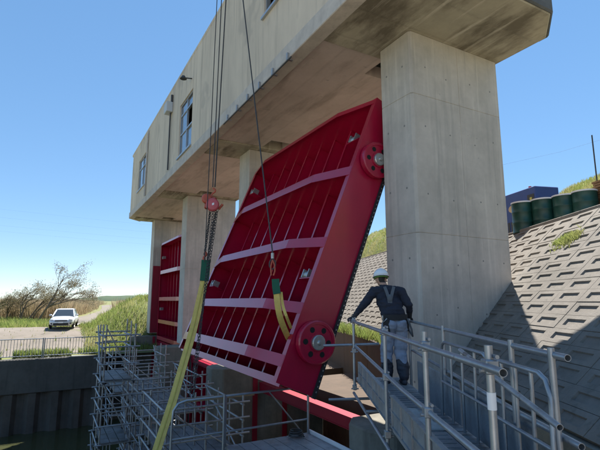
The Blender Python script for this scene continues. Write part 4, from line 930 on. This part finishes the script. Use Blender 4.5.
    MB().ribbon(bp, (0, 0, 1), 0.085, 0.014).build('belt', M['bag'], t)
    MB().box(pel + Vector((-0.20, -0.10, -0.17)), (0.09, -0.05, 0), (0.03, 0.09, 0), (0, 0, 0.22)).build('tool_pouch', M['bag'], t, bevel=0.015)
    MB().box(pel + Vector((0.16, -0.08, -0.13)), (0.05, 0.05, 0), (-0.04, 0.08, 0), (0, 0, 0.18)).build('tool_pouch', M['bag'], t, bevel=0.015)
    MB().path([pel + Vector((0.17, -0.09, 0.06)), pel + Vector((0.23, -0.08, -0.1)), pel + Vector((0.25, -0.04, -0.2)), pel + Vector((0.22, 0.05, -0.12)), pel + Vector((0.2, 0.1, 0.04))], 0.014, 8).build('lanyard', M['strap'], t)
    MB().path([pel + Vector((-0.14, -0.12, 0.06)), pel + Vector((-0.2, -0.12, 0.0)), pel + Vector((-0.2, -0.1, 0.1))], 0.012, 8).build('snap_hook', M['hub'], t)
make_person()

# ================================================================== PLANTS
def blades(pts, h0, h1, w, lean=0.35, nb=1):
    vs = []; fs = []
    for p in pts:
        for _ in range(nb):
            h = random.uniform(h0, h1); a = random.uniform(0, 6.283); b = random.uniform(0, 6.283); ww = w * random.uniform(0.6, 1.4)
            s = Vector((math.cos(a), math.sin(a), 0)) * ww; l = Vector((math.cos(b), math.sin(b), 0)) * h * lean * random.random()
            i = len(vs); vs += [p - s, p + s, p + l * 0.45 + Vector((0, 0, h * 0.6)) + s * 0.6, p + l + Vector((0, 0, h))]
            fs += [(i, i + 1, i + 2), (i, i + 2, i + 3)]
    m = MB(); m.v = vs; m.f = fs; m.sm = [False] * len(fs); m.mi = [0] * len(fs); return m
# grass on the dike slopes in view
pts = []
def dike_z(sec, x):
    for (x0, z0), (x1, z1) in zip(sec, sec[1:]):
        if x0 <= x <= x1 and x1 > x0: return z0 + (z1 - z0) * (x - x0) / (x1 - x0)
    return None
for i in range(52000):
    if i % 3 == 0: y = random.uniform(20, 40); 
    else: y = random.uniform(11.5, 24)
    sec = sect(y); x = random.uniform(sec[4][0] - (0.0 if y > 19 else 0.15), sec[7][0] - 1.5)
    z = dike_z(sec, x)
    if z is not None: pts.append(Vector((x, y, z - 0.02)))
tag(blades(pts, 0.06, 0.24, 0.014).build('dike_grass', M['grass']), 'sunlit rough grass covering the upper slope of the dike', 'grass', kind='stuff')
# grass and weeds on the far bank
pts = []; pts2 = []
for i in range(130000):
    a = 31 + 34 * random.random() ** 1.4; b = random.uniform(-30, 10)
    if a < 40 and b < 2.2: 
        if random.random() > 0.02: continue
    q = P(a, b)
    if q.x < -0.62 * q.y - 6 or q.x > -0.28 * q.y: continue
    tt = (q.y - 36.5) / 153.5; tx = -18.3 - 59.7 * tt
    if tt > 0 and abs(q.x - tx) < 1.9: continue
    (pts if random.random() < 0.7 else pts2).append(P(a, b, h_far(a, b)))
tag(blades(pts, 0.08, 0.30, 0.022).build('bank_grass', M['grass']), 'bright green grass on the far bank around the gravel yard', 'grass', kind='stuff')
tag(blades([p for p in pts2 if noise.noise(p * 0.35) > 0.05], 0.15, 0.55, 0.03, 0.7).build('bank_weeds', M['weed']), 'taller green weeds scattered over the far bank', 'weeds', kind='stuff')
pts = [P(30.25 + random.uniform(-.3, .35), random.uniform(-7, 3.2), -3.2) for _ in range(1800)]
pts = [p for p in pts if noise.noise(Vector((p.x * 0.9, p.y * 0.9, 4))) > -0.15]
tag(blades(pts, 0.15, 0.55, 0.03, 0.6, 3).build('wall_top_weeds', M['weed']), 'green weeds growing along the top of the far river wall', 'weeds', kind='stuff')
pts = []
for i in range(5200):
    y = random.uniform(9.8, 33); pts.append(Vector((toe_x(y) - 0.15 + random.uniform(-.2, .3), y, TOE)))
tag(blades(pts, 0.12, 0.45, 0.018, 0.6).build('toe_weeds', M['weed']), 'weeds along the top of the brown retaining wall', 'weeds', kind='stuff')
for k, (px, py, yy) in enumerate(((522, 242, 9.2), (592, 238, 8.9), (580, 240, 8.9), (546, 247, 9.0))):
    c = cpt(px, py, yy); zz_ = (c.z); c.x = rev_x(c.y, zz_) + 0.0
    pts = [c + ((lambda g: Vector((g * 0.93, 0, g)))(random.gauss(0, .06))) + Vector((0, random.gauss(0, .14), 0)) for _ in range(140 if k != 3 else 30)]
    tag(blades(pts, 0.03, 0.10, 0.007, 0.9, 4).build('weed_tuft', M['grass']), ['green weed tuft on the block slope close to the grey pillar', 'largest green weed tuft on the block slope at the right edge', 'small green weed tuft left of the one at the right edge', 'tiny green tuft in the middle of the block slope'][k], 'weeds', 'weed tufts on the block slope', kind='stuff')
# dry reeds beyond the yard
pts = []
for i in range(52000):
    y = random.uniform(47, 70); x = random.uniform(-0.95, -0.40) * y
    tt = (y - 36.5) / 153.5; tx = -18.3 - 59.7 * tt + 1.6 * math.sin(tt * 5)
    if abs(x - tx) < 2.6: continue
    if x > tx + 2.6 and random.random() < 0.35: continue
    a = -SA * x + CA * y; b = CA * x + SA * y
    pts.append(Vector((x, y, h_far(a, b))))
for i in range(26000):
    y = 70 + 150 * random.random() ** 1.6; x = random.uniform(-0.80, -0.33) * y
    tt = (y - 36.5) / 153.5; tx = -18.3 - 59.7 * tt + 1.6 * math.sin(tt * 5)
    if abs(x - tx) < 3.0 or noise.noise(Vector((x * 0.05, y * 0.05, 3))) < -0.12: continue
    a = -SA * x + CA * y; b = CA * x + SA * y
    q = Vector((x, y, h_far(a, b))); pts += [q, q + Vector((0.3, 0.2, 0))]
tag(blades(pts, 0.7, 2.35, 0.035, 0.35).build('dry_reeds', M['reed']), 'brown dry reeds in a band behind the white car', 'reeds', kind='stuff')

def tree(label, base, height, lean, seed, spread=0.5, trunk_r=0.11, depth=5):
    rnd = random.Random(seed)
    t = thing('bare_tree', label, 'tree', base, 'windswept bare trees on the far bank')
    tr = MB(); tw = MB(); lv = []
    def grow(p, d, ln, r, lev):
        n = 4; pts = [p]; dd = d.copy()
        for i in range(n):
            dd = (dd + Vector((rnd.gauss(0, .16), rnd.gauss(0, .16), rnd.gauss(0, .10))) + lean * 0.10).normalized(); pts.append(pts[-1] + dd * ln / n)
        rs = [r * (1 - 0.45 * i / n) for i in range(n + 1)]
        (tr if lev < 3 else tw).path(pts, r, 6 if lev < 3 else 3, rs)
        if lev >= depth:
            for _ in range(7):
                q = pts[rnd.randint(1, n)] + Vector((rnd.gauss(0, .16), rnd.gauss(0, .16), rnd.gauss(0, .14))); lv.append(q)
            return
        for k in range(3 if lev < 2 else rnd.randint(2, 3)):
            t_ = rnd.uniform(0.45, 1.0); i = min(n - 1, int(t_ * n)); q = pts[i].lerp(pts[i + 1], t_ * n - i)
            nd = (dd + Vector((rnd.gauss(0, spread), rnd.gauss(0, spread), rnd.gauss(0.05, spread * 0.6))) + lean * 0.3).normalized()
            grow(q, nd, ln * rnd.uniform(0.58, 0.8), r * 0.56, lev + 1)
    for k in range(2):
        grow(base + Vector((rnd.uniform(-.2, .2), rnd.uniform(-.2, .2), -0.1)), (Vector((rnd.uniform(-.35, .35), rnd.uniform(-.3, .3), 1)) + lean * 0.5).normalized(), height * 0.42, trunk_r * rnd.uniform(0.8, 1.1), 0)
    tr.build('trunk', M['bark'], t); tw.build('branches', M['bark'], t)
    lm = MB(); vs = []; fs = []
    for p in lv:
        s = Vector((rnd.gauss(0, 1), rnd.gauss(0, 1), rnd.gauss(0, 1))).normalized() * 0.05; q = s.orthogonal().normalized() * 0.03; i = len(vs)
        vs += [p - s, p + q, p + s, p - q]; fs.append((i, i + 1, i + 2, i + 3))
    lm.add(vs, fs).build('crown', M['twig'], t)
TB = [(38, 309, 43, 7.0, 'leaning windswept tree with the longest branches, left behind the car'), (20, 308, 45, 4.4, 'bare tree in the middle of the windswept clump'), (7, 307, 47, 3.6, 'bare tree at the far left of the windswept clump'), (29, 308, 46, 4.8, 'slender bare tree just left of the long-branched one'), (-12, 307, 46, 3.6, 'bare tree cut by the left edge of the picture')]
for i, (px, py, y, hh, lb) in enumerate(TB):
    p = cpt(px, py, y); a = -SA * p.x + CA * p.y; b = CA * p.x + SA * p.y; p.z = h_far(a, b)
    tree(lb, p, hh, Vector((0.52, 0, 0.10)), 11 + i, 0.42, 0.10)
